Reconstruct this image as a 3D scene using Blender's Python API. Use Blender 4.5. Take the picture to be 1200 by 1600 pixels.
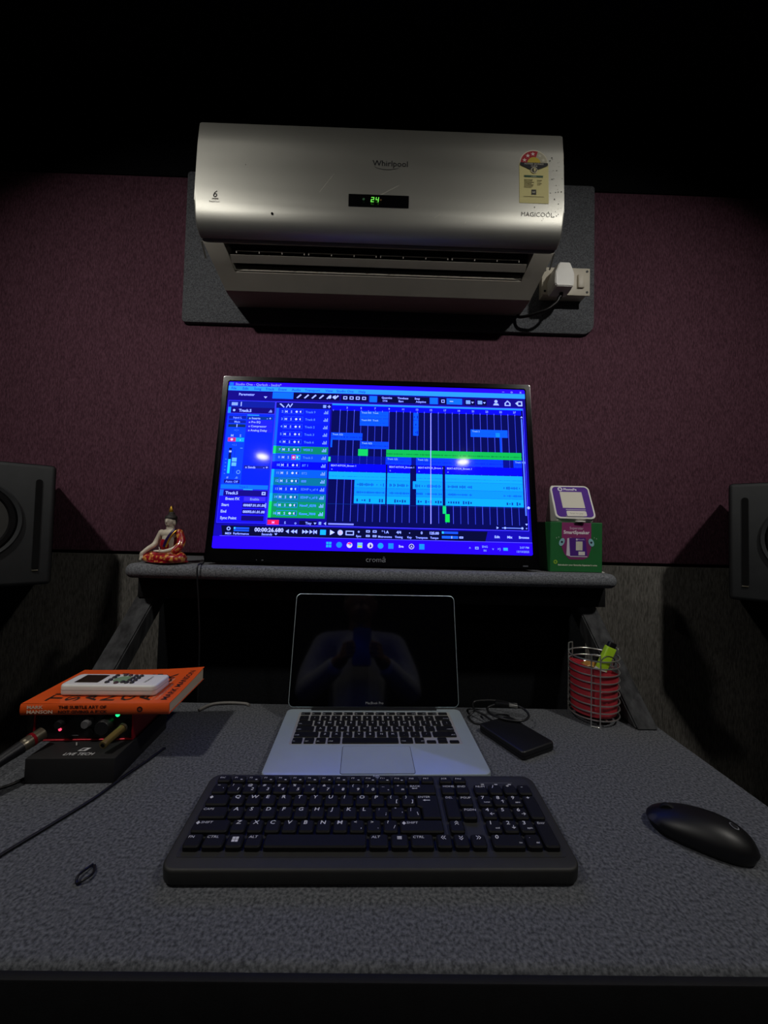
import bpy, bmesh, math, random
from mathutils import Vector, Matrix, Euler
random.seed(7)
R = math.radians
for o in list(bpy.data.objects): bpy.data.objects.remove(o)
scene = bpy.context.scene
COL = scene.collection

# ------------------------------------------------------------------ camera
def cam_matrix(loc, yaw, pitch, roll):
    y, p, r = R(yaw), R(pitch), R(roll)
    r0 = Vector((math.cos(y), -math.sin(y), 0)); fh = Vector((math.sin(y), math.cos(y), 0)); z = Vector((0, 0, 1))
    f = math.cos(p)*fh + math.sin(p)*z; u0 = -math.sin(p)*fh + math.cos(p)*z
    rt = math.cos(r)*r0 + math.sin(r)*u0; up = -math.sin(r)*r0 + math.cos(r)*u0
    m = Matrix((rt, up, -f)).transposed().to_4x4(); m.translation = loc
    return m
cd = bpy.data.cameras.new('camera'); cam = bpy.data.objects.new('camera', cd); COL.objects.link(cam)
cd.sensor_fit = 'VERTICAL'; cd.sensor_height = 36; cd.lens = 36*620/1600; cd.clip_start = 0.01; cd.clip_end = 50
cam.matrix_world = cam_matrix((0, 0, 1.12), 0.8, 2.0, 1.4)
scene.camera = cam

# ------------------------------------------------------------------ world, lamps, exposure
w = bpy.data.worlds.new('world'); scene.world = w; w.use_nodes = True
w.node_tree.nodes['Background'].inputs[0].default_value = (0.55, 0.62, 0.8, 1)
w.node_tree.nodes['Background'].inputs[1].default_value = 0.0
CEIL = 2.42
LAMPS = [(-0.98, 0.03, 4.2), (0.99, 0.03, 4.2), (-0.98, -1.24, 0.9), (0.70, -1.24, 0.9)]   # x, y, watts
for k, (lx, ly, p) in enumerate(LAMPS):
    ld = bpy.data.lights.new('downlight_glow', 'AREA'); ld.shape = 'DISK'; ld.size = 0.09; ld.energy = p; ld.color = (1.0, 0.965, 0.90); ld.spread = R(105 if ly > 0 else 150)
    lo = bpy.data.objects.new('downlight_glow', ld); COL.objects.link(lo); lo.location = (lx, ly, CEIL-0.022); lo.rotation_mode = 'QUATERNION'
    if ly > 0: lo.rotation_quaternion = Vector((-math.copysign(0.36, lx), 0.577, -1)).to_track_quat('-Z', 'Y')   # front pair swivelled to the workstation
vs = scene.view_settings
scene.display_settings.display_device = 'sRGB'
vs.view_transform = 'Standard'; vs.look = 'None'; vs.gamma = 1; vs.use_curve_mapping = False; vs.exposure = 0.0

# ------------------------------------------------------------------ helpers
def lin(c): return c/12.92 if c <= 0.04045 else ((c+0.055)/1.055)**2.4
def hx(h):
    h = h.lstrip('#'); return tuple(lin(int(h[i:i+2], 16)/255) for i in (0, 2, 4))
def col(c): return hx(c) if isinstance(c, str) else c

def mat(name, c, rough=0.6, metal=0.0, var=0.12, vscale=40, bump=0.0, bscale=300, stretch=(1, 1, 1), coat=0, spec=0.5,
        emit=None, estr=0.0, c2=None, detail=3.0, contrast=0.0, trans=0.0, sheen=0.0, alpha=1.0, shift=0.0):
    m = bpy.data.materials.new(name); m.use_nodes = True; nt = m.node_tree; n = nt.nodes; L = nt.links
    b = n['Principled BSDF']; c = col(c)
    tc = n.new('ShaderNodeTexCoord'); mp = n.new('ShaderNodeMapping'); mp.inputs['Scale'].default_value = stretch
    L.new(tc.outputs['Object'], mp.inputs[0])
    nz = n.new('ShaderNodeTexNoise'); nz.inputs['Scale'].default_value = vscale; nz.inputs['Detail'].default_value = detail
    L.new(mp.outputs[0], nz.inputs['Vector'])
    rp = n.new('ShaderNodeValToRGB'); L.new(nz.outputs['Fac'], rp.inputs[0])
    c2 = col(c2) if c2 else tuple(min(1, v*(1+var)) for v in c)
    c1 = c if c2 and var == 0 else tuple(v*(1-var) for v in c)
    rp.color_ramp.elements[0].color = (*c1, 1); rp.color_ramp.elements[1].color = (*c2, 1)
    rp.color_ramp.elements[0].position = 0.3+contrast+shift; rp.color_ramp.elements[1].position = 0.7-contrast+shift
    L.new(rp.outputs[0], b.inputs['Base Color'])
    b.inputs['Roughness'].default_value = rough; b.inputs['Metallic'].default_value = metal
    b.inputs['Specular IOR Level'].default_value = spec; b.inputs['Coat Weight'].default_value = coat
    b.inputs['Transmission Weight'].default_value = trans; b.inputs['Sheen Weight'].default_value = sheen; b.inputs['Alpha'].default_value = alpha
    if emit: b.inputs['Emission Color'].default_value = (*col(emit), 1); b.inputs['Emission Strength'].default_value = estr
    if bump:
        n2 = n.new('ShaderNodeTexNoise'); n2.inputs['Scale'].default_value = bscale; n2.inputs['Detail'].default_value = 4
        L.new(mp.outputs[0], n2.inputs['Vector'])
        bp = n.new('ShaderNodeBump'); bp.inputs['Strength'].default_value = bump; bp.inputs['Distance'].default_value = 0.002
        L.new(n2.outputs['Fac'], bp.inputs['Height']); L.new(bp.outputs[0], b.inputs['Normal'])
    return m

def mat_attr(name, rough=0.5, emit=0.0, spec=0.5, base=1.0, coat=0):
    """flat print or display: colours come from the shapes of the print itself"""
    m = bpy.data.materials.new(name); m.use_nodes = True; nt = m.node_tree; b = nt.nodes['Principled BSDF']
    a = nt.nodes.new('ShaderNodeAttribute'); a.attribute_name = 'print'
    if emit:
        b.inputs['Base Color'].default_value = (0.004, 0.004, 0.006, 1)
        nt.links.new(a.outputs['Color'], b.inputs['Emission Color']); b.inputs['Emission Strength'].default_value = emit
    else: nt.links.new(a.outputs['Color'], b.inputs['Base Color'])
    b.inputs['Roughness'].default_value = rough; b.inputs['Specular IOR Level'].default_value = spec; b.inputs['Coat Weight'].default_value = coat
    return m

def from_bm(bm, smooth=35):
    me = bpy.data.meshes.new('mesh'); bmesh.ops.recalc_face_normals(bm, faces=bm.faces); bm.to_mesh(me); bm.free()
    if smooth:
        for p in me.polygons: p.use_smooth = True
        me.set_sharp_from_angle(angle=R(smooth))
    return me

def link(name, me, m=None, parent=None, loc=(0, 0, 0), rot=(0, 0, 0), **kw):
    o = bpy.data.objects.new(name, me); COL.objects.link(o)
    if me is not None: me.name = name
    if m is not None and me is not None and not me.materials: me.materials.append(m)
    o.location = loc; o.rotation_euler = rot
    if parent is not None: o.parent = parent
    for k, v in kw.items(): o[k] = v
    return o

def thing(name, label, category, loc=(0, 0, 0), rot=(0, 0, 0), group=None, me=None, m=None):
    o = link(name, me, m, None, loc, rot, label=label, category=category)
    if group: o['group'] = group
    return o
def struct(name, me, m, parent=None, loc=(0, 0, 0)):
    o = link(name, me, m, parent, loc)
    if parent is None: o['kind'] = 'structure'
    return o

def rbox(sx, sy, sz, bev=0.0, seg=2, c=(0, 0, 0)):
    bm = bmesh.new(); bmesh.ops.create_cube(bm, size=1)
    for v in bm.verts: v.co = Vector((v.co.x*sx+c[0], v.co.y*sy+c[1], v.co.z*sz+c[2]))
    if bev: bmesh.ops.bevel(bm, geom=list(bm.edges), offset=bev, segments=seg, profile=0.5, affect='EDGES')
    return from_bm(bm)
def boxes(lst, bev=0.0, seg=2):
    """several blocks of one part: (x0,x1,y0,y1,z0,z1)"""
    bm = bmesh.new()
    for x0, x1, y0, y1, z0, z1 in lst:
        g = bmesh.ops.create_cube(bm, size=1)['verts']
        for v in g: v.co = Vector(((x0+x1)/2+v.co.x*(x1-x0), (y0+y1)/2+v.co.y*(y1-y0), (z0+z1)/2+v.co.z*(z1-z0)))
    if bev: bmesh.ops.bevel(bm, geom=list(bm.edges), offset=bev, segments=seg, profile=0.5, affect='EDGES')
    return from_bm(bm)
def rrect(wd, ht, r, n=5, cx=0, cy=0):
    pts = []
    for sx, sy, a0 in ((1, 1, 0), (-1, 1, 90), (-1, -1, 180), (1, -1, 270)):
        for i in range(n+1):
            a = R(a0+90*i/n); pts.append((cx+sx*(wd/2-r)+r*math.cos(a), cy+sy*(ht/2-r)+r*math.sin(a)))
    return pts
def prism(pts, z0, z1, bev=0.0, seg=2, both=False, scale_top=1.0):
    bm = bmesh.new(); vs_ = [bm.verts.new((x, y, z0)) for x, y in pts]; f = bm.faces.new(vs_)
    cx = sum(p[0] for p in pts)/len(pts); cy = sum(p[1] for p in pts)/len(pts)
    r = bmesh.ops.extrude_face_region(bm, geom=[f])
    tv = [g for g in r['geom'] if isinstance(g, bmesh.types.BMVert)]
    for v in tv: v.co.z = z1; v.co.x = cx+(v.co.x-cx)*scale_top; v.co.y = cy+(v.co.y-cy)*scale_top
    if bev:
        zt = {round(z1, 7)} | ({round(z0, 7)} if both else set())
        ed = [e for e in bm.edges if round(e.verts[0].co.z, 7) == round(e.verts[1].co.z, 7) and round(e.verts[0].co.z, 7) in zt]
        bmesh.ops.bevel(bm, geom=ed, offset=bev, segments=seg, profile=0.5, affect='EDGES')
    return from_bm(bm)
def extrude_x(pts, x0, x1, bev=0.0, seg=2):
    """closed (y,z) outline run along x"""
    me = None; bm = bmesh.new(); a = [bm.verts.new((x0, y, z)) for y, z in pts]; b = [bm.verts.new((x1, y, z)) for y, z in pts]
    n = len(pts); fa = bm.faces.new(a); fb = bm.faces.new(b[::-1])
    for i in range(n): bm.faces.new((a[i], b[i], b[(i+1) % n], a[(i+1) % n]))
    if bev:
        ed = list(fa.edges)+list(fb.edges)
        bmesh.ops.bevel(bm, geom=ed, offset=bev, segments=seg, profile=0.5, affect='EDGES')
    return from_bm(bm)
def lathe(prof, n=32, axis='Z', cap=True):
    bm = bmesh.new(); rings = []
    for r, z in prof:
        rings.append([bm.verts.new((r*math.cos(2*math.pi*i/n), r*math.sin(2*math.pi*i/n), z)) for i in range(n)])
    for a, b in zip(rings, rings[1:]):
        for i in range(n): bm.faces.new((a[i], a[(i+1) % n], b[(i+1) % n], b[i]))
    if cap:
        bm.faces.new(rings[0][::-1]); bm.faces.new(rings[-1])
    if axis == 'Y':
        for v in bm.verts: v.co = Vector((v.co.x, -v.co.z, v.co.y))
    bmesh.ops.remove_doubles(bm, verts=bm.verts, dist=1e-6)
    return from_bm(bm)
def catmull(pts, res=8, closed=False):
    P = [Vector(p) for p in pts]; out = []; n = len(P)
    for i in range(n if closed else n-1):
        p1, p2 = P[i], P[(i+1) % n]
        p0 = P[i-1] if (i or closed) else p1*2-p2; p3 = P[(i+2) % n] if (closed or i+2 < n) else p2*2-p1
        for k in range(res):
            t = k/res
            out.append(0.5*((2*p1)+(p2-p0)*t+(2*p0-5*p1+4*p2-p3)*t*t+(3*p1-p0-3*p2+p3)*t**3))
    if not closed: out.append(P[-1])
    return out
def tube_bm(bm, pts, r, n=8, closed=False, res=8, rad=None):
    P = catmull(pts, res, closed) if res else [Vector(p) for p in pts]; N = len(P); rings = []; up = None
    for i, p in enumerate(P):
        t = (P[(i+1) % N]-P[i-1]) if (closed or 0 < i < N-1) else (P[1]-P[0] if i == 0 else P[-1]-P[-2])
        t.normalize()
        if up is None: up = t.orthogonal().normalized()
        up = (up-t*up.dot(t)).normalized(); s = t.cross(up)
        rr = rad(i/(N-1)) if rad else r
        rings.append([bm.verts.new(p+rr*(math.cos(2*math.pi*k/n)*up+math.sin(2*math.pi*k/n)*s)) for k in range(n)])
    for i in range(N if closed else N-1):
        a, b = rings[i], rings[(i+1) % N]
        off = 0
        if closed and i == N-1:
            off = min(range(n), key=lambda q: (a[0].co-b[q].co).length)
        for k in range(n): bm.faces.new((a[k], a[(k+1) % n], b[(k+1+off) % n], b[(k+off) % n]))
    if not closed: bm.faces.new(rings[0][::-1]); bm.faces.new(rings[-1])
def tube(pts, r, n=8, closed=False, res=8, rad=None):
    bm = bmesh.new(); tube_bm(bm, pts, r, n, closed, res, rad); return from_bm(bm, 60)
def tubes(lst, n=8, res=0):
    bm = bmesh.new()
    for pts, r, closed in lst: tube_bm(bm, pts, r, n, closed, res)
    return from_bm(bm, 60)
def ring_pts(r, z, n=40, c=(0, 0)): return [(c[0]+r*math.cos(2*math.pi*i/n), c[1]+r*math.sin(2*math.pi*i/n), z) for i in range(n)]

_tc = {}
def text2d(s, size=1.0, bold=0.0, res=2):
    key = (s, bold, res)
    if key not in _tc:
        cu = bpy.data.curves.new('txt', 'FONT'); cu.body = s; cu.size = 1; cu.resolution_u = res; cu.offset = bold; cu.fill_mode = 'FRONT'
        ob = bpy.data.objects.new('txt', cu); me = bpy.data.meshes.new_from_object(ob)
        V = [(v.co.x, v.co.y) for v in me.vertices]; Fc = [tuple(p.vertices) for p in me.polygons]
        bpy.data.objects.remove(ob); bpy.data.meshes.remove(me); bpy.data.curves.remove(cu)
        _tc[key] = (V, Fc)
    V, Fc = _tc[key]
    return [(x*size, y*size) for x, y in V], Fc
class Print:
    """flat print made of real shapes: rectangles, polygons and letters on one surface"""
    def __init__(s, fn=None): s.v = []; s.f = []; s.c = []; s.fn = fn or (lambda x, y, l: (x, y, l))
    def poly(s, pts, c, l=0):
        b = len(s.v); s.v += [s.fn(x, y, l) for x, y in pts]; s.f.append(tuple(range(b, b+len(pts)))); s.c.append(col(c))
    def rect(s, x0, y0, x1, y1, c, l=0): s.poly([(x0, y0), (x1, y0), (x1, y1), (x0, y1)], c, l)
    def disc(s, x, y, r, c, l=0, n=14, ry=None): s.poly([(x+r*math.cos(2*math.pi*i/n), y+(ry or r)*math.sin(2*math.pi*i/n)) for i in range(n)], c, l)
    def text(s, t, x, y, size, c, l=0, align='L', bold=0.0, flip=False, wide=1.0, rot=0.0, shear=0.0):
        V, Fc = text2d(t, size, bold)
        if not V: return
        x0 = min(p[0] for p in V); x1 = max(p[0] for p in V); wd = (x1-x0)*wide
        ox = {'L': 0, 'C': -wd/2, 'R': -wd}[align]; sg = -1 if flip else 1; b = len(s.v); cr, sr = math.cos(rot), math.sin(rot)
        for px, py in V:
            qx, qy = (px-x0)*wide+ox+shear*py, sg*py
            s.v.append(s.fn(x+qx*cr-qy*sr, y+qx*sr+qy*cr, l))
        for f in Fc: s.f.append(tuple(i+b for i in f)); s.c.append(col(c))
    def mesh(s):
        me = bpy.data.meshes.new('print'); me.from_pydata(s.v, [], s.f)
        a = me.attributes.new('print', 'FLOAT_COLOR', 'FACE')
        for i, c in enumerate(s.c): a.data[i].color = (*c, 1)
        me.update(); return me
def blob(shapes, voxel, smooth=4):
    """continuous body grown from ellipsoids and capsules fused into one surface"""
    bm = bmesh.new()
    for sh in shapes:
        if sh[0] == 'e':
            _, c, r, rot = sh
            g = bmesh.ops.create_uvsphere(bm, u_segments=20, v_segments=12, radius=1)['verts']; m = Euler(rot).to_matrix()
            for v in g: v.co = Vector(c)+m @ Vector((v.co.x*r[0], v.co.y*r[1], v.co.z*r[2]))
        else:
            _, pts, rads = sh
            n = len(pts)-1
            def rf(t, rads=rads):
                k = min(int(t*(len(rads)-1)), len(rads)-2); u = t*(len(rads)-1)-k; return rads[k]*(1-u)+rads[k+1]*u
            tube_bm(bm, pts, 0, 12, False, 6, rf)
            for p, r in ((pts[0], rads[0]), (pts[-1], rads[-1])):
                g = bmesh.ops.create_uvsphere(bm, u_segments=12, v_segments=8, radius=r)['verts']
                for v in g: v.co += Vector(p)
    me = from_bm(bm); ob = bpy.data.objects.new('tmp', me); COL.objects.link(ob)
    md = ob.modifiers.new('r', 'REMESH'); md.mode = 'VOXEL'; md.voxel_size = voxel
    if smooth: sm = ob.modifiers.new('s', 'SMOOTH'); sm.iterations = smooth; sm.factor = 0.5
    dg = bpy.context.evaluated_depsgraph_get(); out = bpy.data.meshes.new_from_object(ob.evaluated_get(dg))
    bpy.data.objects.remove(ob)
    for p in out.polygons: p.use_smooth = True
    return out

# ------------------------------------------------------------------ materials
M = {}
M['felt'] = mat('grey_felt', '#4c4e52', 0.95, var=0, c2='#7c7e83', vscale=300, detail=6, contrast=0.0, bump=0.5, bscale=420, spec=0.1)
M['felt_desk'] = mat('desk_felt', '#3d3f43', 0.95, var=0, c2='#6c6e73', vscale=300, detail=6, contrast=0.03, bump=0.5, bscale=420, spec=0.1)
M['felt_dark'] = mat('charcoal_wall_carpet', '#44423e', 0.95, var=0, c2='#74716c', vscale=380, stretch=(1, 1, 0.16), detail=5, bump=0.4, bscale=300, spec=0.1)
M['fabric'] = mat('burgundy_ribbed_fabric', '#472c37', 0.9, var=0, c2='#76505f', vscale=420, stretch=(1, 1, 0.25), detail=5, bump=0.4, bscale=320, spec=0.12)
M['black_carpet'] = mat('black_carpet', '#141517', 0.95, var=0.3, vscale=200, bump=0.4, spec=0.05)
M['black'] = mat('black_plastic', '#111113', 0.45, var=0.15, vscale=60, bump=0.05, bscale=900)
M['black_matte'] = mat('black_matte', '#0d0d0f', 0.75, var=0.2, vscale=80, bump=0.08, bscale=700, spec=0.3)
M['gloss_black'] = mat('gloss_black', '#08080a', 0.18, var=0.2, vscale=30)
M['silver'] = mat('satin_silver_paint', '#bcbbb3', 0.48, metal=0.82, var=0.05, vscale=6, bump=0.02, bscale=800)
M['grey_plastic'] = mat('grey_plastic', '#a9a49a', 0.5, var=0.06, vscale=14, bump=0.03, bscale=500)
M['dark'] = mat('dark_recess', '#09090b', 0.8, var=0.2, spec=0.2)
M['alu'] = mat('anodised_aluminium', '#bccad0', 0.42, metal=0.5, var=0.03, vscale=20, bump=0.02, bscale=1500)
M['chrome'] = mat('chrome_wire', '#d8d8d4', 0.28, metal=0.85, var=0.03)
M['white'] = mat('white_plastic', '#e6e4dd', 0.4, var=0.04, vscale=30)
M['print'] = mat_attr('print_ink', 0.55)
M['lamp'] = mat('lamp_lens', '#ffffff', 0.4, emit='#fff2dc', estr=6)

# ------------------------------------------------------------------ setting
WY = 1.18; RX = 1.62; RY = -2.1; T = 0.08
struct('floor', boxes([(-RX, RX, RY, WY, -T, 0)]), M['black_carpet'])
struct('ceiling', boxes([(-RX, RX, RY, WY, CEIL, CEIL+T)]), M['black_carpet'])
struct('wall_left', boxes([(-RX-T, -RX, RY, WY, 0, CEIL)]), M['black_carpet'])
struct('wall_right', boxes([(RX, RX+T, RY, WY, 0, CEIL)]), M['black_carpet'])
struct('wall_rear', boxes([(-RX, RX, RY-T, RY, 0, CEIL)]), M['black_carpet'])
wb = struct('wall_back', boxes([(-RX, RX, WY+0.012, WY+0.012+T, 0, CEIL)]), M['dark'])
struct('carpet_panel', boxes([(-RX, RX, WY, WY+0.012, 0, 1.018)], 0.003), M['felt_dark'], wb)
struct('fabric_panel', boxes([(-RX, RX, WY, WY+0.012, 1.027, 2.165)], 0.003), M['fabric'], wb)
struct('upper_panel', boxes([(-RX, RX, WY, WY+0.012, 2.168, CEIL)], 0.003), M['black_carpet'], wb)

for k, (lx, ly, p) in enumerate(LAMPS):
    pos = ['left of the air conditioner, near the wall', 'right of the air conditioner, near the wall', 'behind the viewer on the left', 'behind the viewer on the right'][k]
    t = thing('ceiling_downlight', 'round recessed ceiling downlight '+pos, 'downlight', (lx, ly, CEIL), group='ceiling downlights')
    link('trim_ring', lathe([(0.050, -0.001), (0.066, -0.001), (0.066, -0.008), (0.060, -0.012), (0.050, -0.012)], 32, cap=False), M['white'], t)
    link('lens', lathe([(0.049, -0.004), (0.049, -0.010), (0.047, -0.011)], 32), M['lamp'], t)

# ------------------------------------------------------------------ desk
DZ = 0.75
desk = thing('studio_desk', 'wide grey felt-covered studio desk below the shelf', 'desk', (0, 0.59, 0))
def desk_top():
    pts = rrect(1.105, 0.49, 0.012, 4, -0.006, 0.0)
    return prism(pts, DZ-0.036, DZ, 0.008, 3, both=True)
link('desk_top', desk_top(), M['felt_desk'], desk)
link('front_edge_board', boxes([(-0.5585, 0.5465, -0.2535, -0.2455, 0.655, DZ-0.0025)], 0.002), M['black_matte'], desk)
link('side_panel', boxes([(-0.53, -0.50, -0.22, 0.22, 0, DZ-0.036)], 0.003), M['black_matte'], desk)
link('side_panel', boxes([(0.49, 0.52, -0.22, 0.22, 0, DZ-0.036)], 0.003), M['black_matte'], desk)
link('modesty_panel', boxes([(-0.50, 0.49, 0.16, 0.178, 0.25, DZ-0.036)], 0.003), M['black_matte'], desk)

# ------------------------------------------------------------------ shelf
SZ = 1.0265
sh = thing('monitor_shelf', 'grey felt-wrapped raised shelf with slanted legs carrying the television', 'shelf', (0, 0.85, 0))
link('shelf_board', prism(rrect(1.065, 0.25, 0.02, 5, -0.008, 0.125), SZ-0.031, SZ, 0.0145, 5, both=True), M['felt'], sh)
link('apron', boxes([(-0.535, 0.522, 0.052, 0.085, 0.947, SZ-0.0315)], 0.002), M['black_matte'], sh)
link('back_panel', boxes([(-0.538, 0.528, 0.150, 0.162, 0.45, 0.9945)], 0.002), M['black_carpet'], sh)
def leg_mesh(xb, xt, yb, yt, zb, zt, wx, wy):
    bm = bmesh.new(); vv = []
    for x, y, z in ((xb, yb, zb), (xt, yt, zt)):
        vv.append([bm.verts.new((x+a*wx/2, y+b*wy/2, z)) for a, b in ((-1, -1), (1, -1), (1, 1), (-1, 1))])
    bm.faces.new(vv[0][::-1]); bm.faces.new(vv[1])
    for i in range(4): bm.faces.new((vv[0][i], vv[0][(i+1) % 4], vv[1][(i+1) % 4], vv[1][i]))
    bmesh.ops.bevel(bm, geom=list(bm.edges), offset=0.003, segments=2, affect='EDGES')
    return from_bm(bm)
M['wrap'] = mat('worn_grey_wrap', '#232325', 0.85, var=0, c2='#47484a', vscale=60, stretch=(1, 1, 0.12), detail=5, bump=0.5, bscale=120, spec=0.2)
link('slanted_leg', leg_mesh(0.513, 0.480, -0.075, 0.10, DZ+.0003, 0.962, 0.042, 0.06), M['wrap'], sh)
link('slanted_leg', leg_mesh(-0.548, -0.517, -0.075, 0.10, DZ+.0003, 0.962, 0.046, 0.06), M['wrap'], sh)

# ------------------------------------------------------------------ felt board behind the air conditioner
fb = rrect(1.237, 0.462, 0.012, 4)
fb = [(x, y) for x, y in fb]
def felt_board():
    pts = []
    for sx, sy, a0, r in ((1, 1, 0, .01), (-1, 1, 90, .01), (-1, -1, 180, .012), (1, -1, 270, .035)):
        for i in range(7):
            a = R(a0+15*i); pts.append((sx*(0.6185-r)+r*math.cos(a), sy*(0.231-r)+r*math.sin(a)))
    return prism(pts, 0, 0.012, 0.003, 2)
thing('felt_backing_board', 'grey felt board on the wall behind the air conditioner', 'felt board', (0.0185, WY-0.0002, 1.943), (R(90), 0, 0), me=felt_board(), m=M['felt'])

# ------------------------------------------------------------------ air conditioner
AX = -0.0142; AW = 0.455
ac = thing('air_conditioner', 'silver wall-mounted split air conditioner with green digit display', 'air conditioner', (AX, 1.166, 1.79))
def L_(pts): return [(y-1.166, z-1.79) for y, z in pts]
front = [(1.00, 2.1135), (0.975, 2.1165), (0.963, 2.1155), (0.9575, 2.109), (0.955, 2.06), (0.952, 2.0), (0.9495, 1.945), (0.949, 1.905), (0.9505, 1.882), (0.955, 1.864), (0.963, 1.851), (0.974, 1.842), (0.986, 1.8365), (0.990, 1.8400), (0.990, 1.85), (0.985, 1.9), (1.00, 2.1)]
ac_front = link('front_panel', extrude_x(L_(front), -AW, AW, 0.005, 3), M['silver'], ac)
side = [(1.166, 2.108), (0.992, 2.108), (0.9905, 1.836), (0.995, 1.828), (1.03, 1.796), (1.072, 1.754), (1.082, 1.7515), (1.166, 1.760)]
def ac_chassis():
    bm = bmesh.new()
    def add(pts, x0, x1):
        a = [bm.verts.new((x0, y, z)) for y, z in L_(pts)]; b = [bm.verts.new((x1, y, z)) for y, z in L_(pts)]; n = len(pts)
        bm.faces.new(a); bm.faces.new(b[::-1])
        for i in range(n): bm.faces.new((a[i], b[i], b[(i+1) % n], a[(i+1) % n]))
    XO = 0.400
    add(side, -AW+0.004, -XO); add(side, XO, AW-0.004)
    add([(1.166, 2.108), (0.992, 2.108), (0.992, 1.90), (1.10, 1.885), (1.166, 1.88)], -XO, XO)
    add([(0.992, 1.90), (0.9905, 1.836), (0.993, 1.832), (0.996, 1.8315), (0.998, 1.899)], -XO, XO)
    add([(1.10, 1.885), (1.040, 1.7855), (1.072, 1.754), (1.082, 1.7515), (1.166, 1.760), (1.166, 1.88)], -XO, XO)
    for v in bm.verts:      # lower half narrows towards its bottom
        d = max(0.0, (1.836-1.79)-v.co.z)
        if d: v.co.x *= 1-0.85*d
    return from_bm(bm, 30)
link('chassis', ac_chassis(), M['grey_plastic'], ac)
link('air_outlet', extrude_x(L_([(0.9985, 1.852), (1.060, 1.816), (1.098, 1.884), (0.9985, 1.895)]), -.385, .385), M['dark'], ac)
link('swing_flap', extrude_x(L_([(1.0085, 1.8115), (1.0105, 1.8135), (1.017, 1.8085), (1.0245, 1.8005), (1.0225, 1.7990), (1.015, 1.8055)]), -0.386, 0.386), M['grey_plastic'], ac)
for k in range(4):
    x0 = -0.372+k*0.187; y0, y1 = 1.0095-1.166, 1.012-1.166; z0 = 1.8195-1.79
    link('vane_link', boxes([(x0, x0+0.178, y0, y1, z0+.0035, z0+.0048)]+[(x0+q, x0+q+.0025, y0, y1, z0-.002, z0+.0047) for q in (0, .059, .118, .1755)]), M['grey_plastic'], ac)
for k in range(12):
    link('vane', rbox(0.0025, 0.03, 0.03, 0.0008, 1), M['black'], ac, (-0.36+k*0.0655, -0.128, 0.056), (R(-40), 0, R(15)))
def front_y(z):   # surface of the front panel at height z (world)
    pts = sorted([(p[1], p[0]) for p in front[3:13]])
    for (za, ya), (zb, yb) in zip(pts, pts[1:]):
        if za <= z <= zb: return ya+(yb-ya)*(z-za)/(zb-za)
    return 0.95
def on_front(x, z, l): return (x-AX, front_y(z)-1.166-0.0007-l*0.00035, z-1.79)
disp = link('display_window', extrude_x([(front_y(1.902)-1.1675, 0.112), (front_y(1.9)-1.166+0.004, 0.112), (front_y(1.93)-1.166+0.004, 0.1425), (front_y(1.93)-1.1675, 0.1425)], -0.0785, 0.0700, 0.001), M['gloss_black'], ac)
P = Print(lambda x, y, l: (x, y, l))
def seg7(P, d, x, y, wd, ht, t, c):
    on = {'2': 'abged', '4': 'fgbc'}[d]
    S = {'a': (x, y+ht-t, x+wd, y+ht), 'g': (x, y+ht/2-t/2, x+wd, y+ht/2+t/2), 'd': (x, y, x+wd, y+t), 'f': (x, y+ht/2, x+t, y+ht), 'b': (x+wd-t, y+ht/2, x+wd, y+ht), 'e': (x, y, x+t, y+ht/2), 'c': (x+wd-t, y, x+wd, y+ht/2)}
    for k in on: P.rect(*S[k], c)
P.fn = lambda x, z, l: (x+0.12*(z-1.918), front_y(1.915)-1.166-0.0052, z-1.79)
seg7(P, '2', -0.023, 1.9105, 0.0075, 0.0125, 0.0017, '#7dff5a'); seg7(P, '4', -0.0115, 1.9105, 0.0075, 0.0125, 0.0017, '#7dff5a')
P.disc(0.001, 1.9165, 0.0022, '#3c2a12'); P.disc(-0.041, 1.917, 0.003, '#1d3a22')
M['digits'] = mat_attr('led_digits', 0.4, emit=1.0)
link('digits', P.mesh(), M['digits'], disp)
P = Print(on_front); P.text('Whirlpool', -0.036, 2.010, 0.0215, '#15161c', wide=0.98)
P.poly([(-0.022+0.034*math.cos(a)+0.022, 2.012+0.012*math.sin(a)) for a in [R(200+i*14) for i in range(11)]]+[(-0.022+0.034*math.cos(a)+0.022, 2.012+0.0108*math.sin(a)) for a in [R(200+i*14) for i in range(10, -1, -1)]], '#202128')
link('brand_lettering', P.mesh(), M['print'], ac)
P = Print(on_front); P.text('MAGICOOL', 0.334, 1.8925, 0.0155, '#3b3a36', bold=-0.01); P.text("'", 0.401, 1.896, 0.014, '#3b3a36')
link('series_lettering', P.mesh(), M['print'], ac)
P = Print(on_front); P.text('6', -0.4245, 1.913, 0.024, '#2a2926', shear=0.2); P.rect(-0.4255, 1.9085, -0.4105, 1.9105, '#8f8a80'); P.text('6TH SENSE', -0.4265, 1.9065, 0.0035, '#6f6b62'); P.text('FreshCool', -0.432, 1.900, 0.0058, '#57544c')
link('badge_lettering', P.mesh(), M['print'], ac)
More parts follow.
